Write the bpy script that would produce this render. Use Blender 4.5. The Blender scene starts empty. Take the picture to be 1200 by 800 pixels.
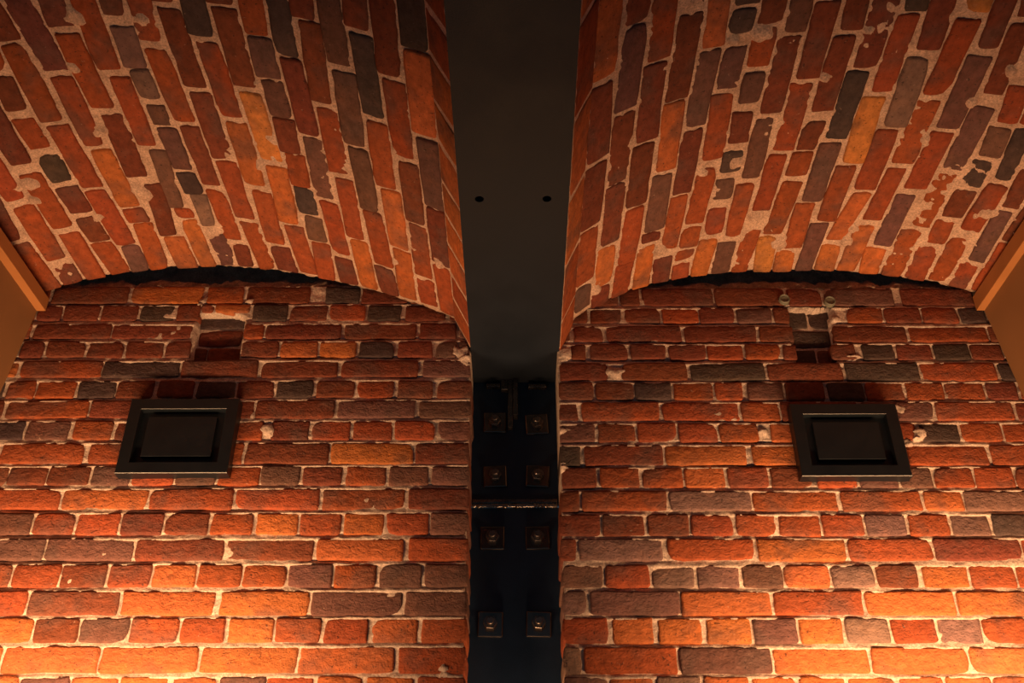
import bpy, bmesh, math, random
import numpy as np
from mathutils import Vector, Matrix

scene = bpy.context.scene
COL = scene.collection

# ------------------------------------------------------------------ camera
cam_data = bpy.data.cameras.new('camera')
cam = bpy.data.objects.new('camera', cam_data)
COL.objects.link(cam)
cam_data.sensor_width = 36.0
cam_data.lens = 36.0 * 1163.0 / 1200.0
cam_data.clip_start = 0.05
cam.location = (0.0, 0.0, 1.5)
cam.rotation_euler = (math.radians(90 + 33), 0.0, math.radians(0.35))
scene.camera = cam

# ------------------------------------------------------------------ world, lamps, exposure
world = bpy.data.worlds.new('world')
scene.world = world
world.use_nodes = True
bg = world.node_tree.nodes['Background']
bg.inputs['Color'].default_value = (0.40, 0.75, 1.0, 1)
bg.inputs['Strength'].default_value = 0.045


def strip_lamp(name, loc, sx, sy, power, tilt, colour, spread=180):
    ld = bpy.data.lights.new(name, 'AREA')
    ld.shape = 'RECTANGLE'
    ld.size, ld.size_y = sx, sy
    ld.energy = power
    ld.color = colour
    ld.spread = math.radians(spread)
    o = bpy.data.objects.new(name, ld)
    COL.objects.link(o)
    o.location = loc
    o.rotation_euler = (math.radians(180 + tilt), 0, 0)     # faces upward, tipped towards the wall
    return o


WARM = (1.0, 0.53, 0.24)
# one linear uplight on a ledge at the foot of each bay, below the picture
strip_lamp('strip_uplight', (-1.06, 2.02, 1.84), 1.15, 0.05, 15.0, -32, WARM, 128)
strip_lamp('strip_uplight', (1.06, 2.02, 1.84), 1.15, 0.05, 15.0, -32, WARM, 128)
# small uplight at the foot of the steel post
strip_lamp('spot_uplight', (-0.01, 2.49, 1.66), 0.18, 0.04, 4.0, 4, WARM)

vs = scene.view_settings
vs.view_transform = 'Standard'
vs.look = 'None'
vs.gamma = 1.0
vs.use_curve_mapping = False
vs.exposure = 0.0

# ------------------------------------------------------------------ measured courses (metres); wall codes keep some light falloff, dark high, orange low
WALL_LEFT = [
(-1.6197,-1.3958,3.1994,3.259,'r'),(-1.3848,-1.1601,3.1994,3.259,'d'),(-1.1473,-0.9355,3.1984,3.2579,'o'),(-0.9228,-0.8157,3.1977,3.2572,'r'),(-0.8055,-0.6171,3.197,3.2565,'d'),(-0.5713,-0.4669,3.1962,3.2556,'k'),
(-0.4618,-0.3245,3.1957,3.255,'d'),(-0.3169,-0.2178,3.1951,3.2545,'d'),(-1.6464,-1.5386,3.1386,3.1922,'r'),(-1.5276,-1.4225,3.1386,3.1922,'r'),(-1.4115,-1.3433,3.1386,3.1922,'d'),(-1.3358,-1.2323,3.1382,3.1918,'d'),
(-1.2247,-1.1187,3.1378,3.1913,'d'),(-1.1087,-1.0128,3.1373,3.1908,'k'),(-1.0028,-0.9347,3.1369,3.1904,'d'),(-0.7786,-0.6754,3.1359,3.1894,'k'),(-0.6678,-0.5596,3.1355,3.1889,'d'),(-0.5521,-0.4465,3.135,3.1884,'r'),
(-0.439,-0.341,3.1345,3.188,'k'),(-0.3284,-0.2104,3.134,3.1874,'d'),(-0.2003,-0.1451,3.1336,3.187,'d'),(-1.6408,-1.4182,3.0755,3.1263,'r'),(-1.4072,-1.1828,3.0755,3.1263,'d'),(-1.1803,-0.9461,3.0745,3.1253,'d'),
(-0.7943,-0.7371,3.0734,3.1241,'r'),(-0.7296,-0.5109,3.0728,3.1235,'d'),(-0.5009,-0.2924,3.0719,3.1225,'d'),(-0.2825,-0.1758,3.0712,3.1218,'d'),(-0.1659,-0.1361,3.0709,3.1215,'p'),(-1.6669,-1.5608,3.0116,3.0641,'r'),
(-1.5498,-1.4385,3.0116,3.0641,'d'),(-1.4275,-1.3634,3.0116,3.0641,'d'),(-1.3536,-1.2451,3.0112,3.0637,'d'),(-1.2353,-1.1343,3.0108,3.0633,'d'),(-1.1245,-1.0186,3.0104,3.0628,'d'),(-1.0112,-0.9399,3.01,3.0624,'d'),
(-0.7923,-0.6867,3.0091,3.0615,'d'),(-0.6793,-0.5737,3.0087,3.061,'o'),(-0.5663,-0.4632,3.0082,3.0606,'o'),(-0.4534,-0.3528,3.0078,3.0602,'k'),(-0.343,-0.2425,3.0074,3.0597,'d'),(-0.2327,-0.1739,3.007,3.0594,'p'),
(-0.1665,-0.1347,3.0068,3.0591,'p'),(-1.6444,-1.4208,2.9457,2.9983,'o'),(-1.4098,-1.1811,2.9457,2.9983,'r'),(-1.1762,-0.9599,2.9449,2.9974,'k'),(-0.9526,-0.7365,2.944,2.9966,'d'),(-0.7268,-0.5109,2.9432,2.9957,'d'),
(-0.4988,-0.2808,2.9424,2.9948,'d'),(-0.2687,-0.1332,2.9417,2.9941,'p'),(-1.6707,-1.5623,2.878,2.9321,'d'),(-1.5513,-1.4435,2.878,2.9321,'k'),(-1.4325,-1.3532,2.878,2.9321,'r'),(-1.346,-1.2403,2.8777,2.9317,'r'),
(-1.2331,-1.1275,2.8773,2.9313,'k'),(-1.1227,-1.0195,2.8769,2.9309,'d'),(-1.0075,-0.9068,2.8765,2.9305,'d'),(-0.8972,-0.7918,2.8761,2.9301,'k'),(-0.7846,-0.6816,2.8757,2.9296,'d'),(-0.6744,-0.5715,2.8753,2.9292,'k'),
(-0.5619,-0.4566,2.8749,2.9288,'d'),(-0.4471,-0.3467,2.8745,2.9284,'r'),(-0.3347,-0.2367,2.8742,2.928,'d'),(-0.2248,-0.1292,2.8738,2.9276,'d'),(-1.6476,-1.4267,2.8149,2.869,'d'),(-1.4148,-1.1895,2.8141,2.8682,'r'),
(-1.1823,-0.9691,2.8134,2.8674,'d'),(-0.9596,-0.73,2.8126,2.8666,'d'),(-0.723,-0.5055,2.8118,2.8658,'d'),(-0.496,-0.2835,2.8111,2.865,'p'),(-0.2717,-0.1278,2.8105,2.8643,'p'),(-1.6803,-1.5744,2.7472,2.8038,'r'),
(-1.5634,-1.4543,2.7472,2.8038,'r'),(-1.4433,-1.352,2.7472,2.8038,'k'),(-1.3426,-1.2279,2.7469,2.8034,'p'),(-1.2138,-1.1086,2.7465,2.803,'r'),(-1.0992,-0.9987,2.7461,2.8027,'d'),(-0.9893,-0.8912,2.7458,2.8023,'d'),
(-0.8818,-0.7837,2.7454,2.8019,'r'),(-0.7744,-0.695,2.7451,2.8016,'r'),(-0.6717,-0.569,2.7448,2.8012,'d'),(-0.5597,-0.4571,2.7444,2.8009,'r'),(-0.4478,-0.3406,2.744,2.8005,'r'),(-0.3336,-0.2264,2.7437,2.8001,'r'),
(-0.2171,-0.131,2.7434,2.7997,'p'),(-1.6354,-1.4065,2.6751,2.7352,'r'),(-1.3955,-1.1693,2.6751,2.7352,'r'),(-1.1554,-0.9572,2.6744,2.7345,'r'),(-0.9479,-0.7407,2.6738,2.7338,'r'),(-0.7315,-0.5083,2.6731,2.7331,'d'),
(-0.5014,-0.2809,2.6724,2.7324,'o'),(-0.274,-0.1294,2.6719,2.7318,'d'),(-1.7066,-1.5972,2.6131,2.6667,'r'),(-1.5862,-1.4791,2.6131,2.6667,'r'),(-1.4681,-1.3587,2.6131,2.6667,'r'),(-1.3542,-1.254,2.6128,2.6664,'d'),
(-1.2471,-1.1379,2.6125,2.666,'d'),(-1.131,-1.0309,2.6122,2.6657,'p'),(-1.0241,-0.9127,2.6119,2.6654,'r'),(-0.9082,-0.8014,2.6116,2.665,'p'),(-0.7968,-0.6855,2.6112,2.6647,'r'),(-0.681,-0.5789,2.6109,2.6644,'p'),
(-0.5698,-0.4654,2.6106,2.664,'d'),(-0.4541,-0.3498,2.6103,2.6637,'r'),(-0.3408,-0.2365,2.61,2.6634,'p'),(-0.2275,-0.1278,2.6097,2.663,'p'),(-1.6506,-1.4273,2.5437,2.6006,'r'),(-1.4163,-1.2007,2.5437,2.6006,'r'),
(-1.194,-0.9719,2.5431,2.6,'o'),(-0.9652,-0.7478,2.5425,2.5993,'r'),(-0.7389,-0.5195,2.5419,2.5987,'r'),(-0.5106,-0.296,2.5413,2.5981,'r'),(-0.287,-0.1262,2.5408,2.5975,'d'),(-1.7127,-1.6066,2.4742,2.5318,'r'),
(-1.5956,-1.4913,2.4742,2.5318,'k'),(-1.4803,-1.376,2.4742,2.5318,'k'),(-1.365,-1.2587,2.4742,2.5318,'p'),(-1.2521,-1.1459,2.4739,2.5315,'r'),(-1.1393,-1.031,2.4736,2.5312,'r'),(-1.0243,-0.9161,2.4733,2.5309,'d'),
(-0.9094,-0.799,2.473,2.5306,'d'),(-0.7902,-0.6843,2.4728,2.5303,'r'),(-0.6754,-0.5673,2.4725,2.53,'o'),(-0.5607,-0.4571,2.4722,2.5297,'r'),(-0.4483,-0.3448,2.4719,2.5294,'o'),(-0.3382,-0.2303,2.4716,2.5291,'r'),
(-0.2259,-0.1268,2.4714,2.5288,'p'),(-1.6667,-1.4389,2.4055,2.4615,'d'),(-1.4279,-1.2076,2.4055,2.4615,'p'),(-1.2011,-0.9789,2.405,2.4609,'p'),(-0.9724,-0.7483,2.4045,2.4604,'d'),(-0.7418,-0.5201,2.404,2.4598,'d'),
(-0.5114,-0.2922,2.4035,2.4592,'o'),(-0.2791,-0.1252,2.403,2.4588,'r'),(-1.6177,-1.5106,2.3356,2.3932,'k'),(-1.4996,-1.3898,2.3356,2.3932,'d'),(-1.3788,-1.2736,2.3356,2.3932,'r'),(-1.2671,-1.1512,2.3354,2.393,'r'),
(-1.1469,-1.0332,2.3351,2.3927,'d'),(-1.0267,-0.9216,2.3349,2.3924,'r'),(-0.9152,-0.808,2.3346,2.3922,'o'),(-0.8016,-0.6945,2.3344,2.3919,'r'),(-0.6881,-0.581,2.3342,2.3917,'r'),(-0.5746,-0.4655,2.3339,2.3914,'p'),
(-0.4591,-0.3564,2.3337,2.3911,'r'),(-0.3457,-0.241,2.3334,2.3909,'p'),(-0.2325,-0.1257,2.3332,2.3906,'p'),(-1.6695,-1.4429,2.2646,2.3237,'r'),(-1.4319,-1.2161,2.2646,2.3237,'r'),(-1.2097,-0.9858,2.2642,2.3232,'d'),
(-0.9773,-0.7494,2.2637,2.3227,'o'),(-0.7346,-0.5154,2.2632,2.3222,'o'),(-0.5091,-0.2859,2.2628,2.3217,'p'),(-0.2775,-0.124,2.2624,2.3213,'p'),(-1.6459,-1.5402,2.1976,2.256,'o'),(-1.5292,-1.4249,2.1976,2.256,'d'),
(-1.4139,-1.3029,2.1976,2.256,'r'),(-1.2919,-1.1835,2.1976,2.256,'o'),(-1.1773,-1.0711,2.1974,2.2558,'d'),(-1.0649,-0.9484,2.1972,2.2555,'p'),(-0.9421,-0.8278,2.197,2.2553,'r'),(-0.8195,-0.7135,2.1968,2.2551,'r'),
(-0.7031,-0.5951,2.1966,2.2549,'o'),(-0.5889,-0.4789,2.1964,2.2546,'r'),(-0.4706,-0.3648,2.1962,2.2544,'r'),(-0.3544,-0.2446,2.196,2.2542,'o'),(-0.2342,-0.1244,2.1958,2.254,'r'),(-1.6987,-1.4732,2.126,2.1866,'o'),
(-1.4622,-1.2407,2.126,2.1866,'o'),(-1.2325,-1.0051,2.1257,2.1862,'o'),(-0.999,-0.7678,2.1253,2.1858,'o'),(-0.7575,-0.5287,2.1249,2.1854,'o'),(-0.5225,-0.296,2.1246,2.1849,'o'),(-0.2858,-0.1267,2.1242,2.1846,'r'),
(-1.6577,-1.5491,2.0545,2.115,'r'),(-1.5381,-1.43,2.0545,2.115,'d'),(-1.419,-1.3082,2.0545,2.115,'d'),(-1.2972,-1.1843,2.0545,2.115,'o'),(-1.1782,-1.0613,2.0543,2.1148,'p'),(-1.0553,-0.9486,2.0541,2.1146,'o'),
(-0.9405,-0.8278,2.054,2.1144,'o'),(-0.8198,-0.7112,2.0538,2.1142,'o'),(-0.7051,-0.5966,2.0536,2.1141,'p'),(-0.5926,-0.4841,2.0535,2.1139,'r'),(-0.474,-0.3676,2.0533,2.1137,'o'),(-0.3576,-0.2472,2.0531,2.1135,'o'),
(-0.2372,-0.1249,2.053,2.1133,'r'),(-1.6,-1.374,1.9845,2.0445,'d'),(-1.363,-1.137,1.9845,2.0445,'r'),(-1.126,-0.9,1.9845,2.0445,'d'),(-0.889,-0.663,1.9845,2.0445,'r'),(-0.652,-0.426,1.9845,2.0445,'o'),
(-0.415,-0.189,1.9845,2.0445,'p'),(-0.178,-0.122,1.9845,2.0445,'r'),(-1.6,-1.492,1.9145,1.9745,'o'),(-1.481,-1.373,1.9145,1.9745,'d'),(-1.362,-1.254,1.9145,1.9745,'p'),(-1.243,-1.135,1.9145,1.9745,'p'),
(-1.124,-1.016,1.9145,1.9745,'r'),(-1.005,-0.897,1.9145,1.9745,'p'),(-0.886,-0.778,1.9145,1.9745,'o'),(-0.767,-0.659,1.9145,1.9745,'d'),(-0.648,-0.54,1.9145,1.9745,'d'),(-0.529,-0.421,1.9145,1.9745,'d'),
(-0.41,-0.302,1.9145,1.9745,'r'),(-0.291,-0.183,1.9145,1.9745,'p'),(-0.172,-0.122,1.9145,1.9745,'p'),(-1.6,-1.374,1.8445,1.9045,'r'),(-1.363,-1.137,1.8445,1.9045,'p'),(-1.126,-0.9,1.8445,1.9045,'d'),
(-0.889,-0.663,1.8445,1.9045,'o'),(-0.652,-0.426,1.8445,1.9045,'o'),(-0.415,-0.189,1.8445,1.9045,'r'),(-0.178,-0.122,1.8445,1.9045,'r'),(-0.9324,-0.8971,3.1657,3.1934,'r'),(-0.892,-0.7884,3.1655,3.1932,'o')]
WALL_RIGHT = [
(0.2133,0.2994,3.1852,3.2458,'d'),(0.307,0.3626,3.1848,3.2455,'d'),(0.3702,0.5801,3.1842,3.2448,'d'),(0.5877,0.7922,3.1833,3.2439,'d'),(0.8023,0.9007,3.1826,3.2432,'d'),(0.9134,1.1151,3.1819,3.2424,'p'),
(1.1377,1.3518,3.181,3.2414,'d'),(1.3628,1.5887,3.181,3.2414,'o'),(1.5997,1.8296,3.181,3.2414,'r'),(0.1405,0.2056,3.1247,3.1763,'d'),(0.2156,0.3056,3.1243,3.1759,'d'),(0.3156,0.4181,3.1239,3.1755,'d'),
(0.4256,0.5305,3.1234,3.175,'r'),(0.5355,0.6353,3.123,3.1745,'d'),(0.6453,0.7451,3.1225,3.1741,'p'),(0.7526,0.7975,3.1222,3.1737,'d'),(0.9371,0.9545,3.1215,3.173,'d'),(0.9645,1.0691,3.1212,3.1727,'r'),
(1.0766,1.1811,3.1208,3.1722,'d'),(1.1861,1.2881,3.1203,3.1717,'r'),(1.2956,1.3702,3.1199,3.1713,'k'),(1.3812,1.4879,3.1199,3.1713,'r'),(1.4989,1.6062,3.1199,3.1713,'r'),(0.1287,0.1535,3.0595,3.1113,'d'),
(0.1633,0.2498,3.0592,3.111,'d'),(0.2597,0.4769,3.0586,3.1104,'d'),(0.4843,0.6915,3.0577,3.1095,'d'),(0.7013,0.7999,3.0571,3.1088,'d'),(0.9156,1.1248,3.056,3.1077,'d'),(1.1346,1.3582,3.0551,3.1068,'r'),
(1.3656,1.4393,3.0545,3.1061,'d'),(1.4503,1.6724,3.0545,3.1061,'d'),(0.1246,0.1442,2.9986,3.0492,'p'),(0.1539,0.1979,2.9984,3.0491,'d'),(0.2101,0.3151,2.9981,3.0487,'d'),(0.3249,0.4249,2.9977,3.0483,'d'),
(0.4346,0.5395,2.9972,3.0478,'d'),(0.5444,0.6467,2.9968,3.0474,'r'),(0.654,0.7515,2.9964,3.047,'r'),(0.7612,0.8002,2.9961,3.0467,'d'),(0.8999,0.9681,2.9955,3.0461,'d'),(0.9875,1.0775,2.9952,3.0457,'k'),
(1.0848,1.1844,2.9948,3.0453,'d'),(1.1917,1.2913,2.9944,3.0448,'k'),(1.2986,1.386,2.994,3.0444,'d'),(1.397,1.5072,2.994,3.0444,'k'),(1.5182,1.6231,2.994,3.0444,'r'),(0.1204,0.2555,2.9291,2.9855,'d'),
(0.2964,0.4795,2.9284,2.9847,'d'),(0.4915,0.6984,2.9276,2.9839,'k'),(0.7057,0.9172,2.9268,2.9831,'d'),(0.9268,1.1332,2.926,2.9823,'k'),(1.1404,1.3515,2.9253,2.9815,'r'),(1.361,1.4641,2.9246,2.9808,'k'),
(1.4751,1.702,2.9246,2.9808,'r'),(0.1164,0.2116,2.8658,2.9208,'d'),(0.2188,0.3235,2.8654,2.9204,'d'),(0.3306,0.4305,2.865,2.92,'k'),(0.4377,0.5447,2.8646,2.9196,'r'),(0.5518,0.6278,2.8643,2.9193,'r'),
(0.6421,0.7418,2.864,2.9189,'p'),(0.749,0.8558,2.8636,2.9185,'d'),(0.8653,0.9649,2.8632,2.9181,'k'),(0.972,1.0763,2.8628,2.9177,'r'),(1.0834,1.1877,2.8624,2.9173,'r'),(1.1948,1.3014,2.862,2.9169,'r'),
(1.3085,1.3913,2.8617,2.9165,'d'),(1.4023,1.5093,2.8617,2.9165,'r'),(1.5203,1.627,2.8617,2.9165,'d'),(0.1147,0.1665,2.8014,2.8577,'d'),(0.1782,0.3897,2.8009,2.8572,'r'),(0.3991,0.6104,2.8002,2.8564,'r'),
(0.6174,0.7206,2.7996,2.8559,'r'),(0.7277,0.9386,2.7991,2.8553,'d'),(0.9479,1.1446,2.7984,2.8546,'p'),(1.1516,1.3644,2.7977,2.8538,'r'),(1.3737,1.4859,2.7971,2.8532,'d'),(1.4969,1.7229,2.7971,2.8532,'r'),
(0.1154,0.2106,2.7371,2.792,'p'),(0.2198,0.3196,2.7368,2.7917,'d'),(0.3265,0.4309,2.7364,2.7913,'r'),(0.4378,0.5421,2.7361,2.7909,'r'),(0.5491,0.6556,2.7357,2.7906,'r'),(0.688,0.7852,2.7353,2.7901,'o'),
(0.7945,0.8893,2.735,2.7898,'r'),(0.8985,0.9818,2.7347,2.7894,'r'),(0.991,1.0811,2.7344,2.7891,'r'),(1.0973,1.1989,2.734,2.7888,'k'),(1.2059,1.3143,2.7337,2.7884,'r'),(1.3213,1.432,2.7333,2.788,'r'),
(1.443,1.5495,2.7333,2.788,'r'),(1.5605,1.6653,2.7333,2.788,'r'),(0.1136,0.1685,2.6671,2.7256,'k'),(0.18,0.3905,2.6667,2.7251,'d'),(0.3973,0.6144,2.666,2.7244,'o'),(0.6304,0.8267,2.6654,2.7237,'o'),
(0.8358,1.0365,2.6647,2.7231,'r'),(1.0456,1.2597,2.6641,2.7224,'r'),(1.2688,1.4826,2.6635,2.7217,'r'),(1.4936,1.7159,2.6635,2.7217,'r'),(0.1164,0.209,2.6014,2.6583,'d'),(0.218,0.3218,2.6011,2.6579,'r'),
(0.3308,0.4368,2.6007,2.6576,'r'),(0.4436,0.5473,2.6004,2.6573,'o'),(0.5563,0.6622,2.6001,2.6569,'r'),(0.6712,0.7793,2.5998,2.6566,'d'),(0.7905,0.894,2.5995,2.6562,'r'),(0.903,1.0042,2.5992,2.6559,'p'),
(1.011,1.0941,2.5989,2.6556,'p'),(1.1009,1.202,2.5986,2.6553,'r'),(1.2087,1.3098,2.5983,2.655,'r'),(1.3165,1.4265,2.598,2.6547,'d'),(1.4375,1.5492,2.598,2.6547,'d'),(1.5602,1.6691,2.598,2.6547,'r'),
(0.1123,0.1613,2.5363,2.5904,'d'),(0.168,0.3884,2.5359,2.5901,'r'),(0.3973,0.6084,2.5353,2.5894,'P'),(0.6151,0.8349,2.5348,2.5888,'r'),(0.8438,1.0523,2.5342,2.5882,'r'),(1.0589,1.1587,2.5338,2.5877,'o'),
(1.1653,1.3801,2.5333,2.5873,'P'),(1.3911,1.6186,2.5333,2.5873,'k'),(0.1083,0.2115,2.4671,2.5244,'d'),(0.2181,0.3256,2.4668,2.5241,'d'),(0.3344,0.4396,2.4665,2.5238,'d'),(0.4462,0.5536,2.4663,2.5235,'r'),
(0.5624,0.6653,2.466,2.5232,'r'),(0.6719,0.7769,2.4657,2.5229,'r'),(0.7835,0.8885,2.4654,2.5226,'r'),(0.8951,0.9978,2.4652,2.5223,'P'),(1.0066,1.1071,2.4649,2.522,'r'),(1.1158,1.2119,2.4646,2.5217,'P'),
(1.2207,1.332,2.4644,2.5214,'k'),(1.343,1.4497,2.4644,2.5214,'d'),(1.4607,1.5724,2.4644,2.5214,'k'),(1.5834,1.6904,2.4644,2.5214,'d'),(0.1088,0.1477,2.4011,2.4579,'d'),(0.1564,0.3684,2.4008,2.4576,'P'),
(0.3813,0.5974,2.4003,2.4571,'r'),(0.6082,0.8305,2.3998,2.4565,'o'),(0.8391,1.0504,2.3993,2.4559,'r'),(1.0568,1.2743,2.3988,2.4554,'d'),(1.2807,1.4743,2.3983,2.4549,'r'),(1.4853,1.7143,2.3983,2.4549,'d'),
(0.109,0.2113,2.3314,2.3876,'p'),(0.2199,0.3285,2.3312,2.3874,'r'),(0.3349,0.4392,2.3309,2.3871,'P'),(0.4477,0.552,2.3307,2.3868,'P'),(0.5605,0.6605,2.3305,2.3866,'p'),(0.6668,0.7774,2.3302,2.3863,'o'),
(0.7837,0.8878,2.33,2.3861,'P'),(0.8963,0.9982,2.3297,2.3858,'d'),(1.0109,1.1234,2.3295,2.3856,'o'),(1.1298,1.24,2.3292,2.3853,'r'),(1.2464,1.3566,2.329,2.385,'r'),(1.3676,1.4767,2.329,2.385,'r'),
(1.4877,1.5972,2.329,2.385,'r'),(1.6082,1.7171,2.329,2.385,'k'),(0.1093,0.1681,2.2622,2.3199,'P'),(0.1786,0.3968,2.2619,2.3196,'p'),(0.4031,0.621,2.2615,2.3191,'o'),(0.6294,0.8471,2.261,2.3187,'r'),
(0.8554,1.0729,2.2606,2.3182,'o'),(1.0812,1.2964,2.2602,2.3177,'o'),(1.3074,1.5334,2.2602,2.3177,'d'),(1.5444,1.7715,2.2602,2.3177,'o'),(0.1095,0.217,2.1942,2.2533,'r'),(0.2294,0.3286,2.194,2.2531,'o'),
(0.341,0.4443,2.1938,2.2528,'o'),(0.4567,0.564,2.1935,2.2526,'o'),(0.5702,0.6754,2.1934,2.2524,'p'),(0.6837,0.7847,2.1932,2.2522,'o'),(0.793,0.898,2.193,2.252,'P'),(0.9063,1.0113,2.1928,2.2518,'r'),
(1.0196,1.1225,2.1926,2.2515,'P'),(1.1286,1.2336,2.1924,2.2513,'r'),(1.2446,1.3505,2.1924,2.2513,'d'),(1.3615,1.469,2.1924,2.2513,'d'),(1.48,1.5881,2.1924,2.2513,'r'),(1.5991,1.7058,2.1924,2.2513,'k'),
(0.1075,0.1502,2.1227,2.182,'P'),(0.1563,0.3779,2.1225,2.1817,'r'),(0.3861,0.6034,2.1221,2.1813,'p'),(0.6095,0.8347,2.1218,2.1809,'o'),(0.8428,1.0697,2.1214,2.1805,'o'),(1.0778,1.2944,2.121,2.1801,'o'),
(1.3054,1.5307,2.121,2.1801,'r'),(1.5417,1.7662,2.121,2.1801,'d'),(0.1075,0.2096,2.0525,2.1128,'P'),(0.2156,0.3177,2.0524,2.1126,'o'),(0.3257,0.4296,2.0522,2.1124,'P'),(0.4376,0.5436,2.052,2.1123,'o'),
(0.5516,0.6554,2.0519,2.1121,'o'),(0.6634,0.7692,2.0517,2.1119,'o'),(0.7772,0.8889,2.0516,2.1117,'o'),(0.8969,1.0006,2.0514,2.1115,'o'),(1.0065,1.1141,2.0512,2.1114,'o'),(1.1201,1.2277,2.0511,2.1112,'o'),
(1.2387,1.3476,2.0511,2.1112,'o'),(1.3586,1.4637,2.0511,2.1112,'o'),(1.4747,1.5837,2.0511,2.1112,'d'),(1.5947,1.7015,2.0511,2.1112,'d'),(0.122,0.348,1.9825,2.0425,'d'),(0.359,0.585,1.9825,2.0425,'p'),
(0.596,0.822,1.9825,2.0425,'o'),(0.833,1.059,1.9825,2.0425,'p'),(1.07,1.296,1.9825,2.0425,'r'),(1.307,1.533,1.9825,2.0425,'r'),(1.544,1.77,1.9825,2.0425,'d'),(0.122,0.23,1.9125,1.9725,'r'),
(0.241,0.349,1.9125,1.9725,'p'),(0.36,0.468,1.9125,1.9725,'r'),(0.479,0.587,1.9125,1.9725,'o'),(0.598,0.706,1.9125,1.9725,'o'),(0.717,0.825,1.9125,1.9725,'p'),(0.836,0.944,1.9125,1.9725,'r'),
(0.955,1.063,1.9125,1.9725,'o'),(1.074,1.182,1.9125,1.9725,'d'),(1.193,1.301,1.9125,1.9725,'d'),(1.312,1.42,1.9125,1.9725,'o'),(1.431,1.539,1.9125,1.9725,'r'),(1.55,1.658,1.9125,1.9725,'o'),
(0.122,0.348,1.8425,1.9025,'r'),(0.359,0.585,1.8425,1.9025,'o'),(0.596,0.822,1.8425,1.9025,'o'),(0.833,1.059,1.8425,1.9025,'d'),(1.07,1.296,1.8425,1.9025,'o'),(1.307,1.533,1.8425,1.9025,'o'),
(1.544,1.77,1.8425,1.9025,'r')]
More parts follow.
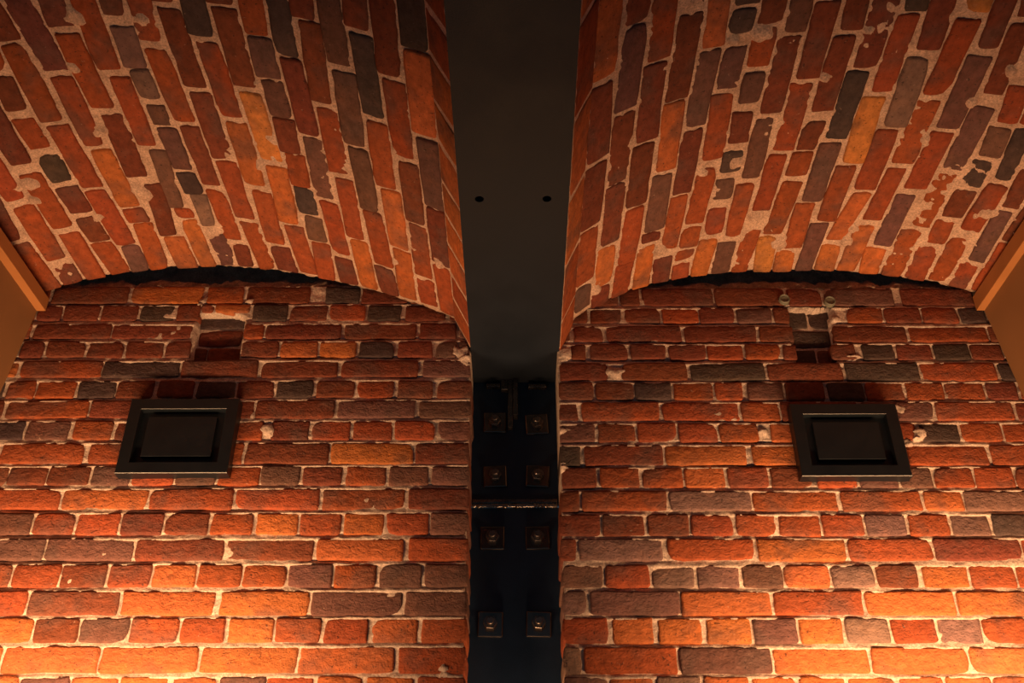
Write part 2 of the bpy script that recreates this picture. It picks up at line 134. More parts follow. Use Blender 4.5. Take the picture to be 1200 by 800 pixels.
VAULT_LEFT = [
(0.3098,0.3673,0.531,0.639,0,'d'),(0.3098,0.3673,0.651,0.873,0,'r'),(0.3099,0.3673,0.885,1.107,0,'d'),(0.3101,0.3673,1.119,1.341,0,'p'),(0.3104,0.3674,1.353,1.461,0,'p'),(0.3111,0.3676,1.473,1.695,0,'r'),
(0.3124,0.3636,1.707,1.929,0,'k'),(0.3075,0.3611,1.941,2.1563,-0.0153,'d'),(0.312,0.3704,2.1744,2.392,0.012,'r'),(0.368,0.4304,0.3206,0.5426,0,'p'),(0.3745,0.4304,0.5546,0.6626,0,'d'),(0.3745,0.4304,0.6746,0.8966,0,'r'),
(0.3745,0.4303,0.9086,1.0166,0,'r'),(0.3746,0.4301,1.0286,1.2506,0,'d'),(0.3746,0.4298,1.2626,1.4846,0,'p'),(0.3748,0.4277,1.4966,1.7186,0,'r'),(0.3732,0.4255,1.7306,1.8526,-0.0076,'d'),(0.3708,0.422,1.8599,2.0109,0.0008,'r'),
(0.3776,0.4318,2.042,2.2718,0.0008,'r'),(0.3812,0.4392,2.2989,2.392,-0.0022,'d'),(0.4376,0.4959,0.5126,0.7346,0,'r'),(0.4376,0.4958,0.7466,0.9686,0,'p'),(0.4375,0.4955,0.9806,1.2026,0,'r'),(0.4373,0.495,1.2146,1.3226,0,'r'),
(0.437,0.4929,1.3346,1.5566,0,'k'),(0.4362,0.4901,1.5686,1.6766,0,'d'),(0.4349,0.4888,1.6886,1.8917,-0.0009,'d'),(0.439,0.4948,1.933,2.1519,0.0016,'r'),(0.4464,0.5027,2.1787,2.392,0.0035,'r'),(0.5031,0.5587,0.3558,0.5778,0,'r'),
(0.5031,0.5584,0.5898,0.8118,0,'d'),(0.503,0.5568,0.8238,1.0458,0,'k'),(0.5027,0.5546,1.0578,1.2798,0,'r'),(0.5022,0.5509,1.2918,1.5138,0,'d'),(0.5001,0.5508,1.5258,1.5988,-0.0044,'r'),(0.4973,0.5486,1.6167,1.721,-0.0087,'d'),
(0.4964,0.5491,1.7484,1.8515,0.0058,'r'),(0.502,0.5582,1.8784,1.9787,0.0018,'k'),(0.5045,0.5651,2.0025,2.1066,0.0075,'d'),(0.5099,0.5668,2.1302,2.2349,0.0047,'d'),(0.5132,0.5751,2.2438,2.392,0.0105,'r'),(0.5659,0.6234,0.356,0.578,0,'k'),
(0.5656,0.6223,0.59,0.812,0,'d'),(0.565,0.6218,0.824,0.932,0,'k'),(0.564,0.6197,0.944,1.166,0,'k'),(0.5618,0.6155,1.178,1.4,0,'k'),(0.5581,0.6101,1.412,1.5163,0.0032,'d'),(0.558,0.6119,1.5319,1.769,-0.0021,'r'),
(0.5654,0.6213,1.7854,2.0157,0.0046,'r'),(0.574,0.6298,2.0294,2.263,0.0077,'r'),(0.5823,0.6359,2.2727,2.392,-0.0059,'p'),(0.6306,0.6923,0.3488,0.5708,0,'d'),(0.6301,0.6917,0.5828,0.6908,0,'d'),(0.6295,0.6907,0.7028,0.9248,0,'d'),
(0.6269,0.6885,0.9368,1.1588,0,'d'),(0.6227,0.6815,1.1708,1.3928,0,'p'),(0.6191,0.6789,1.4048,1.6163,0.0092,'D'),(0.6285,0.683,1.6367,1.8667,-0.0041,'r'),(0.637,0.6932,1.8856,2.1075,0.0011,'o'),(0.6395,0.7012,2.1169,2.1722,0.003,'r'),
(0.6431,0.6986,2.1806,2.392,-0.0134,'r'),(0.7,0.7611,0.5014,0.7234,0,'d'),(0.6995,0.7601,0.7354,0.9574,0,'p'),(0.6984,0.7583,0.9694,1.1914,0,'d'),(0.6962,0.7572,1.2034,1.3114,0,'k'),(0.6887,0.7468,1.3234,1.4906,-0.0115,'D'),
(0.6902,0.7463,1.5117,1.7383,0.0033,'r'),(0.7004,0.7569,1.7629,1.9889,-0.0079,'d'),(0.7191,0.7699,2.0207,2.2398,-0.0228,'d'),(0.7155,0.777,2.2467,2.392,0.0032,'o'),(0.7687,0.8227,0.3303,0.5523,0,'r'),(0.7686,0.8225,0.5643,0.6723,0,'r'),
(0.7683,0.8222,0.6843,0.9063,0,'r'),(0.7673,0.8216,0.9183,1.1403,0,'d'),(0.7655,0.8169,1.1523,1.3743,0,'d'),(0.754,0.8101,1.3863,1.6194,-0.0107,'r'),(0.7641,0.8139,1.6452,1.8731,-0.0047,'r'),(0.7771,0.8219,1.891,2.1196,-0.018,'p'),
(0.7836,0.8322,2.1239,2.1609,0.0045,'r'),(0.786,0.8346,2.1721,2.3894,0.0008,'o'),(0.8299,0.8818,0.5166,0.7386,0,'d'),(0.8294,0.8821,0.7506,0.8586,0,'d'),(0.8295,0.8825,0.8706,1.0926,0,'d'),(0.8289,0.8833,1.1046,1.3266,0,'k'),
(0.8241,0.876,1.3386,1.4626,-0.0153,'d'),(0.8173,0.8723,1.4932,1.6138,-0.0085,'P'),(0.8211,0.8715,1.6235,1.7118,0.0048,'P'),(0.823,0.8735,1.7352,1.8031,-0.0022,'p'),(0.8291,0.881,1.8097,1.9611,-0.0033,'p'),(0.8315,0.8834,1.9775,2.0573,0.003,'k'),
(0.8418,0.8874,2.0631,2.1977,-0.002,'P'),(0.8472,0.8977,2.235,2.3847,-0.0008,'p'),(0.889,0.943,0.5314,0.6394,0,'p'),(0.8893,0.9431,0.6514,0.8734,0,'d'),(0.8897,0.9436,0.8854,1.1074,0,'p'),(0.8905,0.9411,1.1194,1.3414,0,'p'),
(0.8832,0.9374,1.3534,1.5356,-0.0205,'r'),(0.8807,0.9353,1.5562,1.7833,0.0042,'r'),(0.8906,0.9409,1.8013,2.0199,0.0015,'d'),(0.8946,0.9453,2.0426,2.2533,0.0006,'r'),(0.9049,0.9546,2.2798,2.381,-0.0046,'d'),(0.9503,1.0069,0.4812,0.7032,0,'k'),
(0.9508,1.0069,0.7152,0.9372,0,'r'),(0.9517,1.0066,0.9492,1.1712,0,'d'),(0.952,1.0069,1.1832,1.2912,0,'d'),(0.9483,0.9994,1.3032,1.4204,-0.0175,'d'),(0.9448,0.9996,1.4366,1.6647,-0.0026,'d'),(0.9481,1.0037,1.6836,1.9115,-0.0023,'d'),
(0.9525,1.0066,1.9225,2.1498,-0.0018,'r'),(0.9618,1.0144,2.1704,2.3881,0.0107,'r'),(1.0141,1.0746,0.4073,0.6293,0,'r'),(1.0142,1.0747,0.6413,0.7493,0,'r'),(1.0143,1.0746,0.7613,0.9833,0,'r'),(1.0141,1.0752,0.9953,1.1033,0,'d'),
(1.0141,1.0737,1.1153,1.3373,0,'r'),(1.0068,1.0651,1.3493,1.5016,-0.0127,'k'),(1.0109,1.0672,1.5218,1.7545,0.0005,'r'),(1.0138,1.0727,1.7735,1.9991,-0.003,'o'),(1.0216,1.0771,2.0289,2.2489,-0.0062,'r'),(1.0258,1.0858,2.2656,2.3799,0.0058,'d'),
(1.0818,1.1415,0.3719,0.5939,0,'d'),(1.0819,1.1418,0.6059,0.8279,0,'d'),(1.082,1.1426,0.8399,0.9479,0,'d'),(1.0825,1.143,0.9599,1.1819,0,'d'),(1.0834,1.145,1.1939,1.3019,0,'p'),(1.0809,1.1404,1.3139,1.4022,-0.0158,'d'),
(1.0744,1.1326,1.4193,1.644,-0.0057,'d'),(1.0799,1.1387,1.6674,1.8954,0.005,'O'),(1.0843,1.1425,1.9163,2.1422,-0.0112,'o'),(1.093,1.1488,2.1578,2.3758,0.0053,'r'),(1.1487,1.2073,0.3806,0.6026,0,'r'),(1.149,1.2076,0.6146,0.8366,0,'d'),
(1.1502,1.2081,0.8486,1.0706,0,'d'),(1.1522,1.2091,1.0826,1.3046,0,'p'),(1.1476,1.2039,1.3166,1.48,-0.0179,'r'),(1.1398,1.2008,1.487,1.6035,-0.0036,'p'),(1.1459,1.2021,1.6142,1.7252,-0.0003,'p'),(1.1465,1.2027,1.7328,1.8522,-0.0053,'d'),
(1.1498,1.2065,1.8571,1.9755,-0.0039,'r'),(1.1497,1.2064,1.9829,2.0909,-0.0039,'k'),(1.156,1.2111,2.1011,2.2042,-0.002,'p'),(1.1566,1.2117,2.2136,2.3859,-0.0099,'r'),(1.2145,1.2703,0.37,0.592,0,'d'),(1.2148,1.2703,0.604,0.826,0,'r'),
(1.2153,1.2705,0.838,0.946,0,'d'),(1.2163,1.2709,0.958,1.18,0,'r'),(1.2165,1.2716,1.192,1.3,0,'d'),(1.2111,1.2654,1.312,1.5225,-0.0127,'k'),(1.2099,1.2651,1.5336,1.7692,0.0012,'d'),(1.2137,1.2664,1.7823,2.0091,-0.0077,'p'),
(1.2189,1.2733,2.0208,2.2404,-0.0012,'r'),(1.2229,1.2787,2.2628,2.38,0.0015,'d'),(1.2775,1.3328,0.4622,0.6842,0,'r'),(1.2777,1.3324,0.6962,0.9182,0,'k'),(1.2781,1.3327,0.9302,1.0382,0,'k'),(1.2788,1.3324,1.0502,1.2722,0,'k'),
(1.2743,1.3275,1.2842,1.4028,-0.0109,'d'),(1.2726,1.3258,1.4143,1.6508,-0.0149,'d'),(1.2736,1.3279,1.6676,1.8899,-0.0039,'r'),(1.2805,1.3329,1.9101,2.1495,-0.0029,'r'),(1.2859,1.34,2.1598,2.3767,0.0031,'o'),(1.3402,1.3982,0.3626,0.5846,0,'k'),
(1.3401,1.3978,0.5966,0.8186,0,'r'),(1.3399,1.3973,0.8306,1.0526,0,'k'),(1.3396,1.3961,1.0646,1.2866,0,'d'),(1.3347,1.3901,1.2986,1.5173,-0.006,'p'),(1.3353,1.3937,1.5342,1.7667,-0.0094,'p'),(1.3401,1.3952,1.7781,2.009,-0.0004,'p'),
(1.3472,1.4046,2.0129,2.2414,0.0057,'r'),(1.3496,1.4083,2.2534,2.3818,0.007,'d'),(1.4054,1.4629,0.3342,0.5562,0,'d'),(1.4051,1.4629,0.5682,0.6762,0,'r'),(1.405,1.4626,0.6882,0.9102,0,'r'),(1.4045,1.462,0.9222,1.0302,0,'k'),
(1.4033,1.4608,1.0422,1.2642,0,'d'),(1.3973,1.4543,1.2762,1.398,-0.009,'d'),(1.4009,1.4555,1.4148,1.6463,-0.0011,'k'),(1.4024,1.4577,1.6687,1.8923,-0.003,'r'),(1.4118,1.4677,1.9009,2.1337,-0.0022,'o'),(1.4155,1.4703,2.1464,2.3693,-0.0029,'o'),
(1.4701,1.5266,0.4542,0.6762,0,'r'),(1.4698,1.5262,0.6882,0.9102,0,'d'),(1.4692,1.5253,0.9222,1.1442,0,'d'),(1.468,1.5222,1.1562,1.2642,0,'k'),(1.4627,1.5184,1.2762,1.4991,-0.0074,'d'),(1.4649,1.5203,1.5198,1.7577,-0.0011,'r'),
(1.4749,1.5292,1.775,1.997,0.0002,'d'),(1.4775,1.5315,2.008,2.2309,-0.0019,'r'),(1.4789,1.536,2.2472,2.3685,0.0031,'r'),(1.5339,1.5931,0.3967,0.6187,0,'d'),(1.5338,1.5931,0.6307,0.8527,0,'d'),(1.5334,1.5931,0.8647,0.9727,0,'d'),
(1.5325,1.5931,0.9847,1.2067,0,'d'),(1.5294,1.5931,1.2187,1.4037,-0.0049,'k'),(1.5275,1.5931,1.4157,1.6558,-0.0032,'o'),(1.5364,1.5931,1.6728,1.9099,-0.0008,'p'),(1.5387,1.5931,1.9166,2.1416,-0.0007,'d'),(1.5432,1.5931,2.1542,2.3756,0.008,'r'),
(1.5941,1.7058,0.4566,0.5626,0,'r'),(1.5941,1.7058,0.5746,0.6806,0,'o'),(1.5941,1.7058,0.6926,0.7986,0,'r'),(1.5941,1.7058,0.8106,0.9166,0,'r'),(1.5941,1.7058,0.9286,1.1496,0,'o'),(1.5941,1.7058,1.1616,1.2676,0,'r'),
(1.5941,1.7058,1.2796,1.3922,0,'r'),(1.5941,1.7058,1.4042,1.5255,0,'o'),(1.5941,1.7058,1.5375,1.6471,0,'o'),(1.5941,1.7058,1.6591,1.781,0,'o'),(1.5941,1.7058,1.793,1.9024,0,'o'),(1.5941,1.7058,1.9144,2.0248,0,'o'),
(1.5941,1.7058,2.0368,2.1507,0,'o'),(1.5941,1.7058,2.1627,2.2675,0,'r'),(1.5941,1.7058,2.2795,2.3768,0,'r')]
VAULT_RIGHT = [
(0.1082,0.175,0.4094,0.6314,0,'r'),(0.1082,0.1752,0.6434,0.8654,0,'r'),(0.1082,0.1757,0.8774,1.0994,0,'k'),(0.1082,0.1765,1.1114,1.2194,0,'r'),(0.1082,0.177,1.2314,1.49,-0.0026,'o'),(0.1082,0.1761,1.5096,1.742,0.0091,'d'),
(0.1082,0.1753,1.7618,1.9875,-0.0036,'d'),(0.1082,0.1738,2.0033,2.2337,0.0049,'r'),(0.1082,0.1682,2.252,2.3605,0.0039,'p'),(0.1834,0.2453,0.5325,0.7545,0,'r'),(0.1836,0.2454,0.7665,0.9885,0,'d'),(0.184,0.2456,1.0005,1.2225,0,'r'),
(0.1867,0.2471,1.2345,1.377,0.0038,'d'),(0.1868,0.2474,1.3855,1.6224,-0.0021,'p'),(0.1859,0.2463,1.6357,1.8733,0.003,'d'),(0.1866,0.2466,1.8782,2.1131,0.0034,'d'),(0.1816,0.2411,2.1258,2.2991,-0.0028,'o'),(0.1754,0.2359,2.3086,2.392,0.0017,'d'),
(0.2525,0.3136,0.3457,0.5677,0,'d'),(0.2526,0.3134,0.5797,0.8017,0,'r'),(0.2526,0.3134,0.8137,0.9217,0,'d'),(0.2528,0.3121,0.9337,1.1557,0,'d'),(0.2543,0.3122,1.1677,1.2757,0,'r'),(0.2561,0.3151,1.2877,1.505,0.0063,'r'),
(0.2546,0.3152,1.5169,1.7547,0.0064,'d'),(0.2538,0.3139,1.767,1.992,0.0014,'d'),(0.2552,0.3096,2.0032,2.2357,-0.0029,'r'),(0.2483,0.3053,2.243,2.392,-0.0052,'r'),(0.3208,0.3788,0.4365,0.6585,0,'r'),(0.3206,0.3786,0.6705,0.8925,0,'d'),
(0.3202,0.3781,0.9045,1.0125,0,'d'),(0.3194,0.3772,1.0245,1.2465,0,'d'),(0.3223,0.3785,1.2585,1.3883,0.0123,'p'),(0.3248,0.382,1.4016,1.646,-0.0019,'d'),(0.3249,0.3819,1.6534,1.888,0.0082,'o'),(0.3254,0.3812,1.9054,2.1256,0.0058,'p'),
(0.3216,0.3782,2.1406,2.1764,0.0001,'d'),(0.3168,0.3692,2.196,2.392,0.0025,'o'),(0.386,0.4393,0.4892,0.7112,0,'p'),(0.3858,0.4391,0.7232,0.9452,0,'r'),(0.3853,0.4387,0.9572,1.1792,0,'r'),(0.3857,0.4387,1.1912,1.2992,0,'d'),
(0.3911,0.4422,1.3112,1.509,0.0111,'o'),(0.3895,0.4434,1.5189,1.7529,-0.0018,'p'),(0.3894,0.4419,1.7636,1.9963,0.0037,'d'),(0.3884,0.4367,2.0067,2.2289,-0.0013,'r'),(0.3764,0.4316,2.2672,2.392,0.0072,'d'),(0.4466,0.5021,0.3714,0.5934,0,'d'),
(0.4465,0.502,0.6054,0.8274,0,'d'),(0.4463,0.502,0.8394,1.0614,0,'r'),(0.4459,0.5022,1.0734,1.2954,0,'p'),(0.4495,0.5039,1.3074,1.4028,0.0058,'k'),(0.4494,0.505,1.4153,1.479,-0.0033,'k'),(0.4506,0.5056,1.5202,1.6472,0.0021,'p'),
(0.4512,0.5055,1.6586,1.8854,0.0123,'r'),(0.4491,0.5013,1.9144,2.1338,-0.0069,'r'),(0.4439,0.4971,2.1526,2.2365,-0.0013,'r'),(0.4403,0.4933,2.2554,2.2997,0,'r'),(0.4388,0.4919,2.3186,2.392,0.006,'r'),(0.5093,0.5651,0.5196,0.7416,0,'k'),
(0.5094,0.5654,0.7536,0.8616,0,'p'),(0.5098,0.5659,0.8736,1.0956,0,'k'),(0.5111,0.5672,1.1076,1.3296,0,'p'),(0.5148,0.5715,1.3416,1.4624,0.0017,'d'),(0.5128,0.5679,1.4742,1.5858,0.0025,'r'),(0.5138,0.5683,1.6063,1.6967,0.0008,'p'),
(0.5127,0.5657,1.7307,1.8355,0.0063,'d'),(0.5124,0.5672,1.8662,1.9406,0.0005,'k'),(0.5112,0.5638,1.9702,2.0503,0.0033,'p'),(0.5085,0.5611,2.0865,2.1936,0.0027,'r'),(0.5005,0.5543,2.2222,2.3902,-0.0033,'o'),(0.5723,0.6263,0.5034,0.7254,0,'d'),
(0.5731,0.6263,0.7374,0.9594,0,'r'),(0.5732,0.6264,0.9714,1.0794,0,'d'),(0.5744,0.6265,1.0914,1.3134,0,'r'),(0.5787,0.6296,1.3254,1.4916,0.0058,'p'),(0.5755,0.6312,1.506,1.7418,0.0041,'d'),(0.5744,0.6246,1.7546,1.9705,0.0037,'p'),
(0.571,0.6194,1.9964,2.2167,0.0044,'r'),(0.5615,0.6171,2.2389,2.392,0.005,'p'),(0.6335,0.6926,0.3189,0.5409,0,'r'),(0.6336,0.6871,0.5529,0.7749,0,'d'),(0.6336,0.6871,0.7869,0.8949,0,'d'),(0.6338,0.687,0.9069,1.1289,0,'d'),
(0.6337,0.6868,1.1409,1.2489,0,'d'),(0.6368,0.6881,1.2609,1.4043,0.0057,'d'),(0.6398,0.6942,1.4144,1.6311,0.007,'d'),(0.6384,0.6925,1.6501,1.874,0.0032,'r'),(0.6318,0.6815,1.8899,2.106,0.0006,'r'),(0.6266,0.6743,2.1927,2.392,-0.0059,'r'),
(0.6944,0.7497,0.5269,0.6349,0,'r'),(0.6943,0.7497,0.6469,0.8689,0,'r'),(0.6942,0.7498,0.8809,1.1029,0,'d'),(0.6953,0.75,1.1149,1.3369,0,'d'),(0.7014,0.7539,1.3489,1.4937,0.0139,'d'),(0.702,0.7552,1.5127,1.7385,0.005,'d'),
(0.6997,0.7523,1.7771,1.8767,-0.0018,'d'),(0.6936,0.7513,1.8829,1.9733,-0.0002,'r'),(0.6887,0.7441,1.9955,2.2168,-0.0093,'r'),(0.6815,0.7368,2.2227,2.392,0.0166,'O'),(0.7569,0.8146,0.4465,0.6685,0,'k'),(0.7571,0.8149,0.6805,0.9025,0,'d'),
(0.7574,0.8155,0.9145,1.1365,0,'d'),(0.7611,0.8166,1.1485,1.3705,0,'r'),(0.7657,0.823,1.3825,1.6048,0.0104,'d'),(0.7624,0.8162,1.6168,1.8348,0.0071,'k'),(0.7595,0.8139,1.8511,2.073,0.003,'p'),(0.7513,0.8053,2.0828,2.2805,0.0093,'r'),
(0.744,0.8021,2.2978,2.392,0.0051,'o'),(0.8218,0.877,0.4246,0.6466,0,'k'),(0.8221,0.877,0.6586,0.8806,0,'p'),(0.8227,0.8763,0.8926,1.1146,0,'d'),(0.8238,0.8756,1.1266,1.3486,0,'k'),(0.8311,0.8817,1.3606,1.4419,0.0095,'k'),
(0.8302,0.8808,1.4528,1.6773,0.0089,'r'),(0.8234,0.8808,1.6973,1.9223,0.0131,'O'),(0.8211,0.8745,1.9371,2.157,0.0036,'r'),(0.8125,0.8636,2.1679,2.3877,0.003,'p'),(0.8842,0.9423,0.5138,0.6218,0,'d'),(0.8842,0.9423,0.6338,0.8558,0,'r'),
(0.8841,0.9417,0.8678,0.9758,0,'p'),(0.884,0.9406,0.9878,1.2098,0,'d'),(0.8828,0.9382,1.2218,1.3298,0,'k'),(0.8889,0.9439,1.3418,1.5501,0.0206,'d'),(0.8917,0.9477,1.5738,1.7867,0.012,'P'),(0.888,0.9444,1.8054,2.0235,0.0054,'r'),
(0.8817,0.9308,2.0374,2.2402,-0.025,'o'),(0.8708,0.9263,2.2652,2.3819,0.006,'o'),(0.9495,1.0072,0.4164,0.6384,0,'r'),(0.9496,1.0075,0.6504,0.8724,0,'p'),(0.9507,1.0079,0.8844,1.1064,0,'d'),(0.9528,1.0088,1.1184,1.3404,0,'d'),
(0.9611,1.016,1.3524,1.4389,0.0082,'O'),(0.9569,1.0132,1.461,1.6808,-0.0012,'r'),(0.9549,1.0128,1.7029,1.9184,0.0066,'r'),(0.9516,1.001,1.9389,2.145,-0.0051,'r'),(0.938,0.9898,2.1746,2.3799,-0.001,'o'),(1.0147,1.0695,0.5377,0.7597,0,'r'),
(1.0147,1.0689,0.7717,0.8797,0,'d'),(1.0151,1.0678,0.8917,1.1137,0,'r'),(1.016,1.0656,1.1257,1.3477,0,'d'),(1.0232,1.0675,1.3597,1.5323,0.014,'d'),(1.0226,1.0781,1.5589,1.7863,0.0075,'p'),(1.02,1.078,1.8027,2.0111,0.0009,'r'),
(1.0082,1.0605,2.0371,2.2575,-0.0005,'p'),(0.997,1.0567,2.2691,2.392,0.0127,'o'),(1.0767,1.1333,0.533,0.755,0,'k'),(1.0761,1.1319,0.767,0.989,0,'k'),(1.075,1.1292,1.001,1.109,0,'r'),(1.0728,1.1237,1.121,1.343,0,'p'),
(1.0747,1.1203,1.355,1.4424,0.0114,'d'),(1.0853,1.1307,1.4633,1.6661,0.017,'d'),(1.0864,1.141,1.71,1.9292,0.0015,'p'),(1.0852,1.1368,1.9433,2.1607,0.0018,'r'),(1.0677,1.1267,2.1804,2.3906,0.0062,'r'),(1.1409,1.1978,0.4724,0.5804,0,'d'),
(1.1405,1.1971,0.5924,0.8144,0,'k'),(1.1391,1.1958,0.8264,1.0484,0,'d'),(1.1364,1.193,1.0604,1.2824,0,'k'),(1.1309,1.1875,1.2944,1.4024,0,'r'),(1.1339,1.1839,1.4144,1.5533,0.0194,'p'),(1.1493,1.1968,1.6333,1.7491,0.0145,'r'),
(1.1523,1.2073,1.7672,1.8656,0.008,'p'),(1.1482,1.2032,1.8839,1.9779,-0.0019,'k'),(1.1468,1.2048,1.9961,2.1034,0.002,'d'),(1.144,1.1945,2.1221,2.22,0.0054,'r'),(1.1339,1.1932,2.2367,2.392,0.0075,'r'),(1.205,1.2572,0.5266,0.7486,0,'d'),
(1.2043,1.2569,0.7606,0.8686,0,'d'),(1.203,1.2561,0.8806,1.1026,0,'r'),(1.2002,1.2546,1.1146,1.3366,0,'r'),(1.1947,1.2515,1.3486,1.5706,0,'d'),(1.204,1.248,1.5826,1.7465,0.0126,'r'),(1.2145,1.2575,1.7607,1.9364,0.0162,'k'),
(1.2128,1.2648,1.9557,2.1427,-0.0059,'r'),(1.2017,1.2545,2.1823,2.3785,0.0059,'r'),(1.2644,1.3138,0.5164,0.7384,0,'k'),(1.2641,1.3136,0.7504,0.9724,0,'d'),(1.2633,1.3132,0.9844,1.2064,0,'d'),(1.2618,1.3127,1.2184,1.3264,0,'r'),
(1.2587,1.3114,1.3384,1.5604,0,'r'),(1.2557,1.3088,1.5724,1.6804,0,'r'),(1.2609,1.3083,1.6924,1.864,0.0142,'d'),(1.272,1.3156,1.8872,2.0266,0.0109,'d'),(1.2729,1.3172,2.0432,2.2573,0.0069,'p'),(1.2617,1.3137,2.2742,2.3873,0.0035,'r'),
(1.321,1.3789,0.3314,0.5534,0,'k'),(1.321,1.3789,0.5654,0.7874,0,'p'),(1.3208,1.3788,0.7994,1.0214,0,'r'),(1.3205,1.3787,1.0334,1.1414,0,'p'),(1.3204,1.3784,1.1534,1.3754,0,'r'),(1.3186,1.3779,1.3874,1.6094,0,'r'),
(1.316,1.3769,1.6214,1.8434,0,'d'),(1.3228,1.378,1.8554,1.9766,0.0064,'p'),(1.3244,1.3793,1.9997,2.1475,-0.0017,'d'),(1.3245,1.3796,2.1603,2.3747,0.0011,'r'),(0.001,0.1072,0.5508,0.7718,0,'o'),(0.001,0.1072,0.7838,1.0048,0,'r'),
(0.001,0.1072,1.0168,1.1228,0,'o'),(0.001,0.1072,1.1348,1.2408,0,'o'),(0.001,0.1072,1.2528,1.4929,0,'r'),(0.001,0.1072,1.5049,1.7505,0,'o'),(0.001,0.1072,1.7625,2.0035,0,'o'),(0.001,0.1072,2.0155,2.252,0,'r'),
(0.001,0.1072,2.264,2.4217,0,'r')]
ARCH_LEFT = [
(-1.6996,3.0946),(-1.6732,3.109),(-1.6469,3.123),(-1.6205,3.1367),(-1.5941,3.15),(-1.5678,3.163),(-1.5414,3.1756),(-1.5151,3.1879),(-1.4887,3.1998),(-1.4623,3.2114),
(-1.436,3.2226),(-1.4096,3.2335),(-1.3996,3.2375),(-1.3842,3.2437),(-1.3688,3.2496),(-1.3534,3.2553),(-1.3379,3.2607),(-1.3225,3.2659),(-1.3071,3.2708),(-1.2917,3.2755),
(-1.2763,3.28),(-1.2608,3.2842),(-1.2454,3.2882),(-1.23,3.2919),(-1.2146,3.2954),(-1.1992,3.2987),(-1.1838,3.3018),(-1.1683,3.3047),(-1.1529,3.3073),(-1.1375,3.3098),
(-1.1221,3.312),(-1.1067,3.314),(-1.0913,3.3159),(-1.0758,3.3175),(-1.0604,3.3189),(-1.045,3.3201),(-1.0296,3.3212),(-1.0142,3.322),(-0.9988,3.3227),(-0.9833,3.3232),
(-0.9679,3.3235),(-0.9525,3.3236),(-0.9371,3.3235),(-0.9217,3.3232),(-0.9063,3.3228),(-0.8908,3.3222),(-0.8754,3.3214),(-0.86,3.3205),(-0.8446,3.3194),(-0.8292,3.3181),
(-0.8138,3.3167),(-0.7983,3.3151),(-0.7829,3.3133),(-0.7675,3.3114),(-0.7521,3.3093),(-0.7367,3.307),(-0.7212,3.3046),(-0.7058,3.302),(-0.6904,3.2993),(-0.675,3.2964),
(-0.6596,3.2934),(-0.6442,3.2902),(-0.6287,3.2869),(-0.6133,3.2834),(-0.5979,3.2798),(-0.5825,3.276),(-0.5671,3.2721),(-0.5517,3.268),(-0.5362,3.2638),(-0.5208,3.2594),
(-0.5054,3.2549),(-0.49,3.2502),(-0.4746,3.2454),(-0.4592,3.2404),(-0.4437,3.2353),(-0.4283,3.23),(-0.4129,3.2246),(-0.3975,3.2191),(-0.3821,3.2134),(-0.3667,3.2075),
(-0.3512,3.2015),(-0.3358,3.1954),(-0.3204,3.1891),(-0.305,3.1827),(-0.2896,3.1761),(-0.2742,3.1693),(-0.2587,3.1625),(-0.2433,3.1554),(-0.2279,3.1482),(-0.2125,3.1409),
(-0.1971,3.1334),(-0.1816,3.1258),(-0.132,3.0241)]
ARCH_RIGHT = [
(0.1222,3.0231),(0.1644,3.1221),(0.1795,3.1343),(0.1946,3.1457),(0.2097,3.1566),(0.2248,3.1669),(0.2399,3.1766),(0.255,3.1857),(0.2701,3.1944),(0.2852,3.2025),
(0.3003,3.2101),(0.3154,3.2173),(0.3305,3.2241),(0.3456,3.2304),(0.3607,3.2363),(0.3758,3.2419),(0.3909,3.247),(0.406,3.2519),(0.4212,3.2564),(0.4363,3.2606),
(0.4514,3.2645),(0.4665,3.2681),(0.4816,3.2714),(0.4967,3.2745),(0.5118,3.2773),(0.5269,3.28),(0.542,3.2824),(0.5571,3.2846),(0.5722,3.2866),(0.5873,3.2884),
(0.6024,3.2901),(0.6175,3.2916),(0.6326,3.2929),(0.6477,3.2941),(0.6628,3.2952),(0.6779,3.2962),(0.693,3.297),(0.7081,3.2977),(0.7232,3.2983),(0.7383,3.2987),
(0.7534,3.2991),(0.7685,3.2994),(0.7836,3.2996),(0.7987,3.2997),(0.8138,3.2997),(0.8289,3.2996),(0.844,3.2994),(0.8591,3.2992),(0.8742,3.2988),(0.8893,3.2984),
(0.9044,3.2979),(0.9195,3.2972),(0.9346,3.2965),(0.9497,3.2957),(0.9648,3.2948),(0.9799,3.2938),(0.995,3.2927),(1.0101,3.2914),(1.0252,3.2901),(1.0403,3.2886),
(1.0554,3.2869),(1.0705,3.2852),(1.0856,3.2832),(1.1007,3.2812),(1.1158,3.2789),(1.1309,3.2765),(1.146,3.2739),(1.1611,3.271),(1.1762,3.268),(1.1913,3.2647),
(1.2064,3.2612),(1.2215,3.2575),(1.2366,3.2535),(1.2517,3.2492),(1.2668,3.2446),(1.2819,3.2397),(1.297,3.2344),(1.3121,3.2289),(1.3272,3.2229),(1.3423,3.2166),
(1.3574,3.2099),(1.3674,3.2054),(1.3938,3.1934),(1.4202,3.181),(1.4465,3.1683),(1.4729,3.1552),(1.4993,3.1418),(1.5256,3.1281),(1.552,3.114),(1.5783,3.0995),
(1.6047,3.0847),(1.6311,3.0695),(1.6574,3.054)]
VAULT_BLOBS_LEFT = [(0.756,1.47,0.03),(0.6959,1.6052,0.014),(0.6877,1.8105,0.02),(0.7209,2.0521,0.03),(0.4535,1.9634,0.03),(0.4393,2.0267,0.02),(1.0757,1.9214,0.014),(0.5702,2.1347,0.014),(0.863,2.2257,0.018),(0.4297,2.2934,0.013),(1.4196,2.204,0.012),(1.5624,2.1412,0.014),(0.9018,1.4677,0.02),(1.133,1.6272,0.012)]
